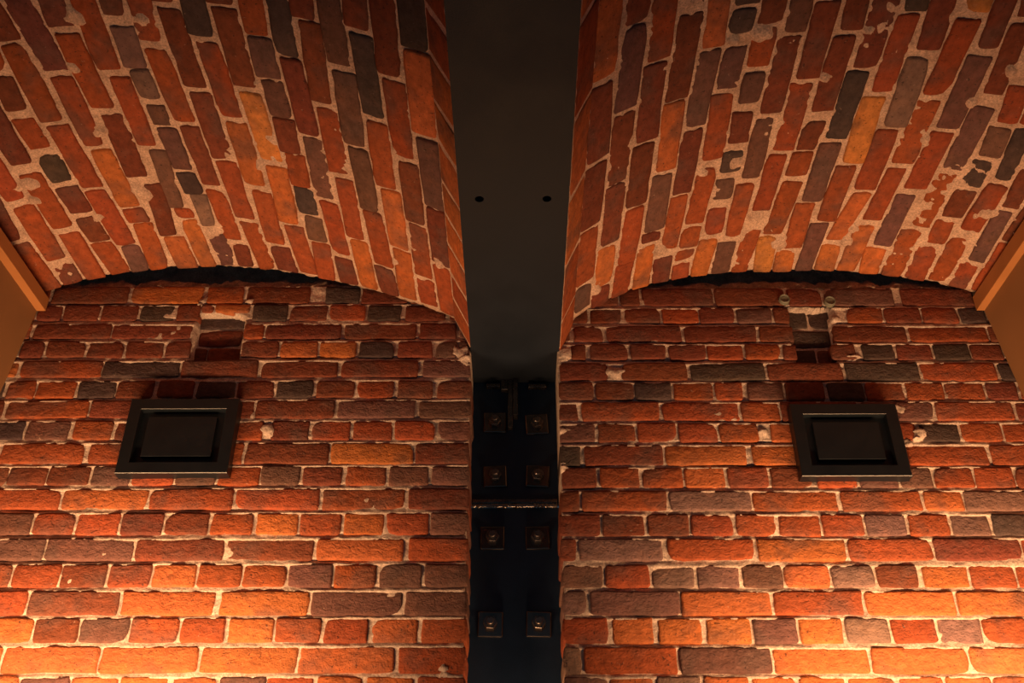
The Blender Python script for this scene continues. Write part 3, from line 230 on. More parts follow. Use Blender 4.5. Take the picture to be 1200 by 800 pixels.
VAULT_BLOBS_RIGHT = [(0.4633,1.4981,0.017),(0.5248,1.4886,0.024),(0.6473,2.1393,0.022),(0.7415,2.2626,0.028),(0.9339,2.186,0.018),(0.9344,2.2396,0.016),(0.7081,1.6332,0.014),(1.2503,2.0625,0.026),(1.2452,2.1511,0.016),(0.7742,1.4948,0.014),(1.1297,1.5955,0.014),(0.549,1.9094,0.026),(0.465,1.9259,0.016),(0.3923,2.2352,0.02),(0.1893,2.3044,0.02),(1.014,1.8261,0.016),(1.0805,1.6952,0.016)]
WALL_BLOBS_LEFT = [(-0.6833,2.7724,0.022),(-0.154,3.0242,0.022),(-0.1458,2.9896,0.014),(-0.9321,3.2073,0.011),(-0.7945,3.2036,0.01),(-0.1768,2.1292,0.012)]
WALL_BLOBS_RIGHT = [(0.277,2.954,0.02),(1.0892,2.7562,0.02),(1.0548,2.7253,0.014),(0.1367,3.0173,0.018),(0.6695,2.7628,0.016),(0.9239,3.1291,0.016),(0.1178,2.7672,0.014),(0.1147,2.6521,0.014),(1.0542,2.8303,0.015),(0.9598,3.0026,0.014)]
NICHE_LEFT = [
(-0.9439,-0.8044,3.1253,3.185,'k'),(-0.933,-0.8076,3.0639,3.1192,'d'),(-0.9391,-0.902,2.9968,3.0566,'d'),(-0.897,-0.798,2.9966,3.0564,'d')]
NICHE_RIGHT = [
(0.797,0.8549,3.1199,3.1855,'k'),(0.8599,0.9429,3.1196,3.1852,'k'),(0.7963,0.9155,3.0529,3.1108,'k'),(0.7959,0.8621,2.9862,3.0441,'k'),(0.867,0.943,2.9859,3.0438,'d')]

# ------------------------------------------------------------------ materials
def nodes(name):
    m = bpy.data.materials.new(name)
    m.use_nodes = True
    nt = m.node_tree
    return m, nt, nt.nodes['Principled BSDF']


def noise(nt, vec, scale, detail=4.0, rough=0.55, dist=0.0):
    n = nt.nodes.new('ShaderNodeTexNoise')
    n.inputs['Scale'].default_value = scale
    n.inputs['Detail'].default_value = detail
    n.inputs['Roughness'].default_value = rough
    n.inputs['Distortion'].default_value = dist
    nt.links.new(vec, n.inputs['Vector'])
    return n.outputs['Fac']


def remap(nt, val, a, b, c, d):
    r = nt.nodes.new('ShaderNodeMapRange')
    r.inputs['From Min'].default_value = a
    r.inputs['From Max'].default_value = b
    r.inputs['To Min'].default_value = c
    r.inputs['To Max'].default_value = d
    nt.links.new(val, r.inputs['Value'])
    return r.outputs['Result']


def mix(nt, fac, a, b, mode='MIX'):
    n = nt.nodes.new('ShaderNodeMix')
    n.data_type = 'RGBA'
    n.blend_type = mode
    for sock, v in ((n.inputs[0], fac), (n.inputs[6], a), (n.inputs[7], b)):
        if isinstance(v, (int, float)):
            sock.default_value = v
        elif isinstance(v, tuple):
            sock.default_value = (*v, 1)
        else:
            nt.links.new(v, sock)
    return n.outputs[2]


def scale_colour(nt, col, val):
    n = nt.nodes.new('ShaderNodeVectorMath')
    n.operation = 'SCALE'
    nt.links.new(col, n.inputs[0])
    nt.links.new(val, n.inputs['Scale'])
    return n.outputs[0]


def bump(nt, h, strength, distance, normal=None):
    b = nt.nodes.new('ShaderNodeBump')
    b.inputs['Strength'].default_value = strength
    b.inputs['Distance'].default_value = distance
    nt.links.new(h, b.inputs['Height'])
    if normal:
        nt.links.new(normal, b.inputs['Normal'])
    return b.outputs['Normal']


def brick_material(name, stretch, coarse, coarse_d, fine_d):
    m, nt, bsdf = nodes(name)
    L = nt.links
    tc = nt.nodes.new('ShaderNodeTexCoord')
    oi = nt.nodes.new('ShaderNodeObjectInfo')
    mul = nt.nodes.new('ShaderNodeMath'); mul.operation = 'MULTIPLY'
    mul.inputs[1].default_value = 91.7
    L.new(oi.outputs['Random'], mul.inputs[0])
    add = nt.nodes.new('ShaderNodeVectorMath'); add.operation = 'ADD'
    L.new(tc.outputs['Object'], add.inputs[0])
    L.new(mul.outputs[0], add.inputs[1])
    v = add.outputs[0]
    mp = nt.nodes.new('ShaderNodeMapping')
    mp.inputs['Scale'].default_value = stretch
    mp.inputs['Rotation'].default_value = (0, math.radians(18), math.radians(12))
    L.new(v, mp.inputs['Vector'])
    vm = mp.outputs[0]
    base = oi.outputs['Color']
    # burnt ends and clouds of darker clay
    cloud = remap(nt, noise(nt, v, 9.0, 3.0), 0.50, 0.66, 0.0, 0.55)
    c = mix(nt, cloud, base, (0.11, 0.07, 0.062))
    # brighter orange clay clouds
    warm = remap(nt, noise(nt, vm, 16.0, 4.0), 0.54, 0.72, 0.0, 0.5)
    c2 = mix(nt, 1.0, c, (1.45, 1.25, 1.0), 'MULTIPLY')
    c = mix(nt, warm, c, c2)
    c = scale_colour(nt, c, remap(nt, noise(nt, vm, 48.0, 6.0, 0.65), 0.25, 0.75, 0.62, 1.34))
    # pits and lime flecks
    c = mix(nt, remap(nt, noise(nt, v, 150.0, 3.0, 0.5), 0.63, 0.70, 0.0, 0.75), c, (0.035, 0.022, 0.02))
    c = mix(nt, remap(nt, noise(nt, v, 85.0, 5.0, 0.7, 0.6), 0.655, 0.74, 0.0, 0.55), c, (0.58, 0.46, 0.38))
    L.new(c, bsdf.inputs['Base Color'])
    bsdf.inputs['Roughness'].default_value = 0.82
    bsdf.inputs['Specular IOR Level'].default_value = 0.28
    n1 = bump(nt, noise(nt, vm, coarse, 5.0, 0.58, 0.5), 1.0, coarse_d)
    n2 = bump(nt, noise(nt, v, 210.0, 4.0, 0.65), 1.0, fine_d, n1)
    L.new(n2, bsdf.inputs['Normal'])
    return m


def mortar_material(name, col, dark, dirt=0.5):
    m, nt, bsdf = nodes(name)
    L = nt.links
    v = nt.nodes.new('ShaderNodeTexCoord').outputs['Object']
    c = mix(nt, remap(nt, noise(nt, v, 22.0, 6.0, 0.65), 0.35, 0.7, 0.0, 1.0), col, dark)
    c = mix(nt, remap(nt, noise(nt, v, 7.0, 4.0, 0.6), 0.56, 0.72, 0.0, dirt), c, (0.10, 0.075, 0.062))
    c = scale_colour(nt, c, remap(nt, noise(nt, v, 190.0, 4.0, 0.75), 0.27, 0.73, 0.45, 1.4))
    L.new(c, bsdf.inputs['Base Color'])
    bsdf.inputs['Roughness'].default_value = 0.95
    bsdf.inputs['Specular IOR Level'].default_value = 0.15
    n1 = bump(nt, noise(nt, v, 85.0, 5.0, 0.62), 1.0, 0.0042)
    n2 = bump(nt, noise(nt, v, 330.0, 3.0, 0.6), 1.0, 0.0008, n1)
    L.new(n2, bsdf.inputs['Normal'])
    return m


def plain_material(name, col, rough, spec=0.4, var=0.12, scale=14.0, bump_d=0.0003, metallic=0.0):
    m, nt, bsdf = nodes(name)
    L = nt.links
    v = nt.nodes.new('ShaderNodeTexCoord').outputs['Object']
    n = noise(nt, v, scale, 5.0, 0.6)
    rgb = nt.nodes.new('ShaderNodeRGB')
    rgb.outputs[0].default_value = (*col, 1)
    L.new(scale_colour(nt, rgb.outputs[0], remap(nt, n, 0.25, 0.75, 1 - var, 1 + var)), bsdf.inputs['Base Color'])
    L.new(remap(nt, n, 0.2, 0.8, rough - 0.06, rough + 0.06), bsdf.inputs['Roughness'])
    bsdf.inputs['Specular IOR Level'].default_value = spec
    bsdf.inputs['Metallic'].default_value = metallic
    L.new(bump(nt, noise(nt, v, 240.0, 3.0), 1.0, bump_d), bsdf.inputs['Normal'])
    return m


M_WALL_BRICK = brick_material('wall_brick', (1.0, 1.0, 1.5), 58.0, 0.0055, 0.0024)
M_VAULT_BRICK = brick_material('vault_brick', (1.2, 0.8, 1.2), 40.0, 0.0035, 0.0014)
M_WALL_MORTAR = mortar_material('wall_mortar', (0.72, 0.58, 0.49), (0.48, 0.36, 0.30), 0.3)
M_VAULT_MORTAR = mortar_material('vault_mortar', (0.76, 0.54, 0.42), (0.50, 0.33, 0.25), 0.25)
M_RUBBLE = mortar_material('rubble', (0.50, 0.34, 0.25), (0.16, 0.11, 0.09), 0.6)
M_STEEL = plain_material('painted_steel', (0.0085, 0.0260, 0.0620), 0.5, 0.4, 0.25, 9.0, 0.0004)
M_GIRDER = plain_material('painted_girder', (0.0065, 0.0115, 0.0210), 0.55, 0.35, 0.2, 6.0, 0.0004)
M_WASHER = plain_material('dark_washer_steel', (0.20, 0.17, 0.155), 0.19, 0.5, 0.15, 40.0, 0.00008, 0.93)
M_BOLT = plain_material('dark_bolt_steel', (0.22, 0.19, 0.175), 0.27, 0.5, 0.2, 40.0, 0.0001, 0.92)
M_BLACK = plain_material('black_plastic', (0.0028, 0.0062, 0.0105), 0.40, 0.8, 0.1, 20.0, 0.00015)
M_PANEL = plain_material('tan_panel', (0.29, 0.15, 0.066), 0.62, 0.3, 0.10, 3.5, 0.0003)
M_BATTEN = plain_material('tan_batten', (0.46, 0.20, 0.07), 0.6, 0.3, 0.12, 6.0, 0.0003)
M_PLUG = plain_material('grey_green_plug', (0.17, 0.17, 0.13), 0.55, 0.4, 0.2, 60.0, 0.0003)

BRICK_TONES = {'r': (0.310, 0.074, 0.028), 'd': (0.175, 0.048, 0.027), 'D': (0.145, 0.050, 0.037),  # clay colours; on the wall, 'd' high up and 'o' low down also carry lighting
        'o': (0.440, 0.135, 0.044), 'O': (0.560, 0.215, 0.062), 'k': (0.070, 0.047, 0.045),
        'p': (0.155, 0.074, 0.061), 'P': (0.205, 0.118, 0.099)}

# ------------------------------------------------------------------ helpers
def tag(o, label, cat=None, group=None, kind=None):
    o['label'] = label
    if cat: o['category'] = cat
    if group: o['group'] = group
    if kind: o['kind'] = kind
    return o


def link_mesh(name, me, mat, parent=None, loc=(0, 0, 0)):
    me.materials.append(mat)
    o = bpy.data.objects.new(name, me)
    COL.objects.link(o)
    o.location = loc
    if parent: o.parent = parent
    return o


def bm_object(name, bm, mat, parent=None, loc=(0, 0, 0), smooth=False):
    bmesh.ops.recalc_face_normals(bm, faces=bm.faces)
    me = bpy.data.meshes.new(name)
    bm.to_mesh(me)
    bm.free()
    if smooth:
        me.polygons.foreach_set('use_smooth', [True] * len(me.polygons))
    return link_mesh(name, me, mat, parent, loc)


def add_box(bm, x0, x1, y0, y1, z0, z1, bevel=0.0):
    r = bmesh.ops.create_cube(bm, size=1.0)
    for v in r['verts']:
        v.co = Vector((x0 + (v.co.x + .5) * (x1 - x0), y0 + (v.co.y + .5) * (y1 - y0), z0 + (v.co.z + .5) * (z1 - z0)))
    if bevel:
        es = list({e for v in r['verts'] for e in v.link_edges})
        bmesh.ops.bevel(bm, geom=es, offset=bevel, segments=2, affect='EDGES', profile=0.5)


def box_object(name, x0, x1, y0, y1, z0, z1, mat, parent, bevel=0.001, origin=(0, 0, 0)):
    bm = bmesh.new()
    ox, oy, oz = origin
    add_box(bm, x0 - ox, x1 - ox, y0 - oy, y1 - oy, z0 - oz, z1 - oz, bevel)
    return bm_object(name, bm, mat, parent)


def empty(name, loc=(0, 0, 0)):
    o = bpy.data.objects.new(name, None)
    COL.objects.link(o)
    o.location = loc
    o.empty_display_size = 0.05
    return o


_lat = {}
def vnoise(u, v, period, seed):
    """smooth value noise on a lattice of the given period, about -1..1"""
    key = seed
    if key not in _lat:
        _lat[key] = np.random.default_rng(seed).uniform(-1, 1, (64, 64))
    T = _lat[key]
    a = np.asarray(u) / period + 200.0
    b = np.asarray(v) / period + 200.0
    i = np.floor(a).astype(int); j = np.floor(b).astype(int)
    fa = a - i; fb = b - j
    fa = fa * fa * (3 - 2 * fa); fb = fb * fb * (3 - 2 * fb)
    g = lambda p, q: T[p % 64, q % 64]
    return (g(i, j) * (1 - fa) + g(i + 1, j) * fa) * (1 - fb) + (g(i, j + 1) * (1 - fa) + g(i + 1, j + 1) * fa) * fb


rng = np.random.default_rng(11)


def brick(parent, centre, eu, ev, en, hu, hv, depth, mat, code, lump=0.0012, proud=0.0, wobble=0.0022, corner=0.006):
    """one hand-made brick: uneven outline, worn arrises, lumpy face; eu/ev lie in the face, en points out of it"""
    nu = 7 if hu > 0.075 else 5
    nv = 5
    bu = min(0.006 / hu, 0.3); bv = min(0.006 / hv, 0.4)
    U = np.concatenate([[-1], np.linspace(-1 + bu, 1 - bu, nu), [1]])
    V = np.concatenate([[-1], np.linspace(-1 + bv, 1 - bv, nv - 1), [1]])
    uu, vv = np.meshgrid(U, V, indexing='ij')
    sd = int(rng.integers(0, 40))
    ox, oy = rng.uniform(0, 30, 2)
    x = uu * hu; y = vv * hv
    # outline wobble, growing towards the edge
    wx = vnoise(y + ox, x * 0 + uu * 3 + oy, 0.022, sd) * wobble
    wy = vnoise(x + oy, vv * 3 + ox, 0.038, sd + 50) * wobble
    x = x + wx * np.abs(uu) ** 3
    y = y + wy * np.abs(vv) ** 3
    # rounded or chipped corners
    for su in (-1, 1):
        for sv in (-1, 1):
            r = corner * rng.uniform(0.2, 1.0) + (rng.random() < 0.06) * 0.007
            w = np.clip(1 - np.hypot((1 - su * uu) * hu, (1 - sv * vv) * hv) / (2.2 * r + 1e-6), 0, 1)
            x = x - su * w * r * 0.75
            y = y - sv * w * r * 0.75
    h = vnoise(x + ox, y + oy, 0.03, sd + 7) * lump + vnoise(x + oy, y + ox, 0.075, sd + 9) * lump * 1.2
    edge = (np.abs(uu) > 0.999) | (np.abs(vv) > 0.999)
    h = h - edge * rng.uniform(0.0014, 0.0032)
    h = h + proud + uu * rng.normal(0, 0.0007) + vv * rng.normal(0, 0.0007)
    eu = np.array(eu); ev = np.array(ev); en = np.array(en)
    P = x[..., None] * eu + y[..., None] * ev + h[..., None] * en
    a, b = P.shape[:2]
    verts = P.reshape(-1, 3)
    idx = np.arange(a * b).reshape(a, b)
    faces = [(idx[i, j], idx[i + 1, j], idx[i + 1, j + 1], idx[i, j + 1]) for i in range(a - 1) for j in range(b - 1)]
    ring = list(idx[:, 0]) + list(idx[-1, 1:]) + list(idx[-2::-1, -1]) + list(idx[0, -2:0:-1])
    back = verts[ring] - en * depth
    n0 = len(verts)
    verts = np.vstack([verts, back])
    k = len(ring)
    for t in range(k):
        faces.append((ring[t], n0 + t, n0 + (t + 1) % k, ring[(t + 1) % k]))
    if np.dot(np.cross(eu, ev), en) < 0:
        faces = [f[::-1] for f in faces]
    me = bpy.data.meshes.new('brick')
    me.from_pydata(verts.tolist(), [], [tuple(int(q) for q in f) for f in faces])
    me.polygons.foreach_set('use_smooth', [True] * len(me.polygons))
    o = link_mesh('brick', me, mat, parent, centre)
    c = np.array(BRICK_TONES[code]) * rng.uniform(0.86, 1.14) * np.array([1, rng.uniform(0.92, 1.1), rng.uniform(0.9, 1.1)])
    o.color = (*c.tolist(), 1)
    return o


def grid_mesh(name, P, flip, skirt):
    """quad grid from an (a, b, 3) array, its rim carried back by the vector field skirt so it has thickness"""
    a, b = P.shape[:2]
    idx = np.arange(a * b).reshape(a, b)
    q = np.stack([idx[:-1, :-1], idx[1:, :-1], idx[1:, 1:], idx[:-1, 1:]], -1).reshape(-1, 4)
    if flip: q = q[:, ::-1]
    ring = np.array(list(idx[:, 0]) + list(idx[-1, 1:]) + list(idx[-2::-1, -1]) + list(idx[0, -2:0:-1]))
    V = P.reshape(-1, 3)
    S = skirt.reshape(-1, 3)[ring]
    n0 = len(V)
    k = len(ring)
    t = np.arange(k)
    s = np.stack([ring, n0 + t, n0 + (t + 1) % k, ring[(t + 1) % k]], -1)
    if flip: s = s[:, ::-1]
    V = np.vstack([V, S])
    F = np.vstack([q, s])
    me = bpy.data.meshes.new(name)
    me.vertices.add(len(V)); me.vertices.foreach_set('co', V.ravel())
    me.loops.add(F.size); me.loops.foreach_set('vertex_index', F.ravel())
    me.polygons.add(len(F))
    me.polygons.foreach_set('loop_start', np.arange(0, F.size, 4))
    me.polygons.foreach_set('use_smooth', np.concatenate([np.ones(len(q), bool), np.zeros(len(s), bool)]))
    me.update(calc_edges=True)
    me.validate()
    return me


def smoothstep(x, a, b):
    t = np.clip((x - a) / (b - a), 0, 1)
    return t * t * (3 - 2 * t)


WALL_Y = 2.400
COLUMN_Y = 2.575


# ------------------------------------------------------------------ brick walls of the two bays
def wall_bay(name, bricks, niche, blobs, xa, xb, niche_box, side, label, seed):
    # course lines read off the brick table
    zs = sorted({(round((b[2] + b[3]) / 2, 2)) for b in bricks})
    rows = []
    for b in sorted(bricks, key=lambda q: q[2] + q[3]):
        c = (b[2] + b[3]) / 2
        if rows and abs(c - rows[-1][0] / rows[-1][3]) < 0.022:
            r = rows[-1]; r[0] += c; r[1] += b[2]; r[2] += b[3]; r[3] += 1
        else:
            rows.append([c, b[2], b[3], 1])
    rows = [(r[1] / r[3], r[2] / r[3]) for r in rows]
    top = rows[-1][1] + 0.004
    X = np.arange(xa, xb + 0.001, 0.007); X[-1] = xb
    Z = np.arange(1.50, top + 0.002, 0.003); Z[-1] = top
    xx, zz = np.meshgrid(X, Z, indexing='ij')
    rec = 0.0054 + 0.0022 * vnoise(xx, zz, 0.05, seed) + 0.0020 * vnoise(xx, zz, 0.017, seed + 1) + 0.0012 * vnoise(xx, zz, 0.009, seed + 3)
    # struck bed joints: flush with the brick below, raked back under the brick above
    strength = np.clip(0.22 + 1.25 * vnoise(xx, zz, 0.16, seed + 2), 0, 1.25)
    for (a0, a1), (b0, b1) in zip(rows[:-1], rows[1:]):
        t = (zz - a1) / max(b0 - a1, 0.004)
        inside = (t > -0.3) & (t < 1.3)
        rec = np.where(inside, rec - 0.0042 * (1 - np.clip(t, 0, 1)) + 0.0070 * strength * np.clip(t, 0, 1) ** 2, rec)
    for bx, bz, br in blobs:
        d = np.hypot(xx - bx, zz - bz) * (1 + 0.55 * vnoise(xx, zz, 0.02, seed + 4)) + 0.004 * vnoise(xx, zz, 0.009, seed + 12)
        rec = rec - 0.011 * (1 - smoothstep(d, br * 0.55, br * 1.15))
    # the pocket where a joist once sat
    nx0, nx1, nz0, nz1 = niche_box
    wob = 0.006 * vnoise(xx, zz, 0.04, seed + 6)
    ins = (xx > nx0 + wob) & (xx < nx1 + wob) & (zz > nz0 + wob) & (zz < nz1 + wob)
    rec = np.where(ins, 0.034 + 0.002 * vnoise(xx, zz, 0.02, seed), rec)
    P = np.stack([xx, WALL_Y + rec, zz], -1)
    # arris by the steel column and rim carried back to the column face
    S = P.copy(); S[..., 1] = COLUMN_Y - 0.001
    me = grid_mesh(name, P, False, S)
    w = link_mesh(name, me, M_WALL_MORTAR)
    tag(w, label, None, None, 'structure')
    # flipping: faces must look towards -Y
    for b_ in bricks:
        x0, x1, z0, z1, code = b_
        x0, x1 = max(x0, xa + 0.001), min(x1, xb + 0.0065 if side < 0 else xb)
        if side > 0: x0 = max(x0 if x0 > xa + 0.002 else b_[0], xa - 0.0065)
        end = (side < 0 and x1 > xb - 0.008) or (side > 0 and x0 < xa + 0.008)
        if x1 - x0 < 0.02: continue
        brick(w, ((x0 + x1) / 2, WALL_Y, (z0 + z1) / 2), (1, 0, 0), (0, 0, 1), (0, -1, 0),
              (x1 - x0) / 2, (z1 - z0) / 2 + 0.0008, 0.155 if end else 0.05, M_WALL_BRICK, code,
              lump=0.0015, proud=rng.normal(0.0007, 0.0009), wobble=0.0022, corner=0.0042)
    for x0, x1, z0, z1, code in niche:
        brick(w, ((x0 + x1) / 2, WALL_Y + 0.030, (z0 + z1) / 2), (1, 0, 0), (0, 0, 1), (0, -1, 0),
              (x1 - x0) / 2, (z1 - z0) / 2, 0.04, M_WALL_BRICK, code, lump=0.0015, wobble=0.002)
    # broken bed of old mortar lying on the top course, set back under the vault
    n = 220
    xs = np.linspace(xa + 0.02, xb - 0.01, n)
    prof = []
    for i, x in enumerate(xs):
        hgt = 0.034 + 0.010 * vnoise(np.array([x]), np.array([0.]), 0.05, seed + 8)[0] + 0.008 * vnoise(np.array([x]), np.array([1.]), 0.016, seed + 9)[0]
        row = []
        for t, yo in ((0, 0.006), (0.25, 0.008), (0.5, 0.010), (0.75, 0.014), (1.0, 0.022), (1.02, 0.085)):
            row.append((x, WALL_Y + yo + 0.006 * vnoise(np.array([x]), np.array([t * 0.06]), 0.014, seed + 10)[0], top - 0.004 + hgt * t))
        prof.append(row)
    P = np.array(prof)
    S = P.copy(); S[..., 1] = WALL_Y + 0.09; S[..., 2] = top - 0.004
    me = grid_mesh('mortar_rubble', P, False, S)
    o = link_mesh('mortar_rubble', me, M_RUBBLE, w)
    o['kind'] = 'stuff'
    # dark backing far behind the gap
    box_object('backing_course', xa, xb, WALL_Y + 0.10, WALL_Y + 0.16, top - 0.03, top + 0.20, M_RUBBLE, w, 0)
    return w


wall_left = wall_bay('wall_left', WALL_LEFT, NICHE_LEFT, WALL_BLOBS_LEFT, -1.60, -0.1325, (-0.938, -0.797, 2.978, 3.160), -1,
                     'red brick end wall of the left bay, with a black framed box', 21)
wall_right = wall_bay('wall_right', WALL_RIGHT, NICHE_RIGHT, WALL_BLOBS_RIGHT, 0.1150, 1.60, (0.792, 0.915, 2.968, 3.173), 1,
                      'red brick end wall of the right bay, with two round plugs near its top', 61)


# ------------------------------------------------------------------ jack-arch vaults
def vault(name, bricks, arch, blobs, side, label, seed):
    A = np.array(arch)
    s_t = np.concatenate([[0], np.cumsum(np.hypot(*np.diff(A, axis=0).T))])
    y0, y1 = 0.50, 2.394
    S = np.arange(0, s_t[-1], 0.005); S = np.append(S, s_t[-1])
    Y = np.arange(y0, y1 + 0.001, 0.008); Y[-1] = y1
    ss, yy = np.meshgrid(S, Y, indexing='ij')
    px = np.interp(ss, s_t, A[:, 0]); pz = np.interp(ss, s_t, A[:, 1])
    # inward (downward) normal of the soffit
    seg_t = np.diff(A, axis=0); seg_t = seg_t / np.linalg.norm(seg_t, axis=1)[:, None]
    seg_n = np.stack([seg_t[:, 1], -seg_t[:, 0]], -1)
    mid = (s_t[:-1] + s_t[1:]) / 2
    def frame(s, y=None):
        tx = np.interp(s, mid, seg_t[:, 0]); tz = np.interp(s, mid, seg_t[:, 1])
        l = np.hypot(tx, tz)
        return tx / l, tz / l
    tx, tz = frame(ss)
    # at the arris the skewback face has its own normal
    ar = s_t[-2] if side < 0 else s_t[1]
    facet = (ss > ar) if side < 0 else (ss < ar)
    ft = seg_t[-1] if side < 0 else seg_t[0]
    near = seg_t[-2] if side < 0 else seg_t[1]
    tx = np.where(facet, ft[0], tx); tz = np.where(facet, ft[1], tz)
    close = (~facet) & (np.abs(ss - ar) < 0.08)
    tx = np.where(close, near[0], tx); tz = np.where(close, near[1], tz)
    nx, nz = tz, -tx
    rec = 0.0047 + 0.0016 * vnoise(ss, yy, 0.045, seed) + 0.0026 * vnoise(ss, yy, 0.016, seed + 1) + 0.0006 * vnoise(ss, yy, 0.14, seed + 2) + 0.0014 * vnoise(ss, yy, 0.009, seed + 3)
    for bs, by, br in blobs:
        d = np.hypot(ss - bs, yy - by) * (1 + 0.45 * vnoise(ss, yy, 0.025, seed + 4)) + 0.004 * vnoise(ss, yy, 0.011, seed + 12)
        rec = rec - 0.013 * (1 - smoothstep(d, br * 0.5, br * 1.1))
    rec = np.where(facet, 0.0012 + 0.0006 * vnoise(ss, yy, 0.02, seed), rec)
    rag = 0.004 * vnoise(ss, yy * 0, 0.012, seed + 5)
    yv = np.where(yy > y1 - 0.002, yy + rag - 0.006, yy)
    P = np.stack([px - nx * rec, yv, pz - nz * rec], -1)
    B = np.stack([px, yv, np.maximum(pz, 3.2) * 0 + 3.46], -1)
    me = grid_mesh(name, P, side > 0 and False, B)
    c = link_mesh(name, me, M_VAULT_MORTAR)
    tag(c, label, None, None, 'structure')
    for s0, s1, ya, yb, ds, code in bricks:
        s = (s0 + s1) / 2
        isf = (s > ar) if side < 0 else (s < ar)
        if isf: t = ft
        elif abs(s - ar) < 0.08: t = near
        else: t = np.array(frame(s))
        x = float(np.interp(s, s_t, A[:, 0])); z = float(np.interp(s, s_t, A[:, 1]))
        ln = yb - ya
        eu = np.array([t[0] * ds / ln, 1.0, t[1] * ds / ln]); eu /= np.linalg.norm(eu)
        ev = np.array([t[0], 0, t[1]])
        en = np.array([t[1], 0, -t[0]])
        brick(c, (x, (ya + yb) / 2, z), eu, ev, en, ln / 2 + (0.0 if isf else 0.0016), (s1 - s0) / 2 + (0.0 if isf else 0.0006), 0.05 if not isf else 0.03, M_VAULT_BRICK, code,
              lump=0.0008 if not isf else 0.0003, proud=rng.normal(0.0002, 0.0012) if not isf else 0.0005,
              wobble=0.0022 if not isf else 0.0006, corner=0.0052 if not isf else 0.002)
    # closing slab that carries the fill over the arch
    n = len(A)
    bm = bmesh.new()
    vs_ = []
    for yv in (y0, y1 - 0.03):
        lo = [bm.verts.new((a[0], yv, a[1] + 0.045)) for a in A]
        hi = [bm.verts.new((a[0], yv, 3.46)) for a in A]
        vs_.append((lo, hi))
    for i in range(n - 1):
        for k in (0, 1):
            a, b = vs_[0][k], vs_[1][k]
            bm.faces.new((a[i], a[i + 1], b[i + 1], b[i]))
        for k in (0, 1):
            lo, hi = vs_[k]
            bm.faces.new((lo[i], lo[i + 1], hi[i + 1], hi[i]))
    for i in (0, n - 1):
        bm.faces.new((vs_[0][0][i], vs_[0][1][i], vs_[1][1][i], vs_[1][0][i]))
    bm_object('arch_fill', bm, M_RUBBLE, c)
    return c


vault('ceiling', VAULT_LEFT, ARCH_LEFT, VAULT_BLOBS_LEFT, -1, 'shallow red brick barrel vault left of the black steel girder', 31)
vault('ceiling', VAULT_RIGHT, ARCH_RIGHT, VAULT_BLOBS_RIGHT, 1, 'shallow red brick barrel vault right of the black steel girder', 71)


# ------------------------------------------------------------------ tan side panels
def side_panel(name, s, corner, low, batten, label):
    """panel face leans outward downwards; a proud batten runs along its top against the vault"""
    (cx, cz), (lx, lz) = corner, low
    k = (lx - cx) / (lz - cz)
    zb = 1.55
    xb = cx + k * (zb - cz)
    ya, yb = 0.50, 2.396
    bm = bmesh.new()
    pts = [(cx, cz + 0.02), (xb, zb), (xb + s * 0.03, zb), (cx + s * 0.03, cz + 0.02)]
    A = [bm.verts.new((x, ya, z)) for x, z in pts]
    B = [bm.verts.new((x, yb, z)) for x, z in pts]
    for i in range(4):
        bm.faces.new((A[i], A[(i + 1) % 4], B[(i + 1) % 4], B[i]))
    bm.faces.new(A); bm.faces.new(B)
    o = bm_object(name, bm, M_PANEL)
    tag(o, label, None, None, 'structure')
    bx, bz0, bz1 = batten
    bm = bmesh.new()
    x0, x1 = sorted((bx, cx + s * 0.028))
    add_box(bm, x0, x1, ya, yb, bz0, bz1, 0.0015)
    bm_object('batten', bm, M_BATTEN, o)
    return o


side_panel('trim_1', -1, (-1.413, 3.169), (-1.445, 2.880), (-1.389, 3.168, 3.212), 'tan panel with a batten along its top at the left edge')
side_panel('trim_2', 1, (1.366, 3.157), (1.401, 2.856), (1.345, 3.158, 3.206), 'tan panel with a batten along its top at the right edge')

# ------------------------------------------------------------------ steel beam
BX0, BX1, BZ = -0.1330, 0.1205, 3.024
BXC = (BX0 + BX1) / 2
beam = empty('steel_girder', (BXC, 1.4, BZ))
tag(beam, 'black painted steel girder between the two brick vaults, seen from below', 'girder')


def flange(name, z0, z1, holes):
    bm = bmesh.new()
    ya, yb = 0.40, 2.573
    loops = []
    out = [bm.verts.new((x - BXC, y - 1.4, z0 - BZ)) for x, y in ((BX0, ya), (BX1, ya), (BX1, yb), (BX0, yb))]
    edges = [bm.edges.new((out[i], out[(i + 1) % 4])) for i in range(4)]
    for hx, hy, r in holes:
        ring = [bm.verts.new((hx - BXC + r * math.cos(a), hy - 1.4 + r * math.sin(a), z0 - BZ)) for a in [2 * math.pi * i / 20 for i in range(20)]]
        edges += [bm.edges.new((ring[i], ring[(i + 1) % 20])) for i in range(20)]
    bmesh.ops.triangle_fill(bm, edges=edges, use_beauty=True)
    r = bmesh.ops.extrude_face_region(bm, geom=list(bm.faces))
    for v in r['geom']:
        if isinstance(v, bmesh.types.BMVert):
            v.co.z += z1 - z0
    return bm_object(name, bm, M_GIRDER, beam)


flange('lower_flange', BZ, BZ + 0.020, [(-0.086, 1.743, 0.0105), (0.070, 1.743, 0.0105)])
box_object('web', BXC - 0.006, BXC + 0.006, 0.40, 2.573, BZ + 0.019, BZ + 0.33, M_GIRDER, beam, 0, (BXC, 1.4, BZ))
flange('upper_flange', BZ + 0.329, BZ + 0.349, [])

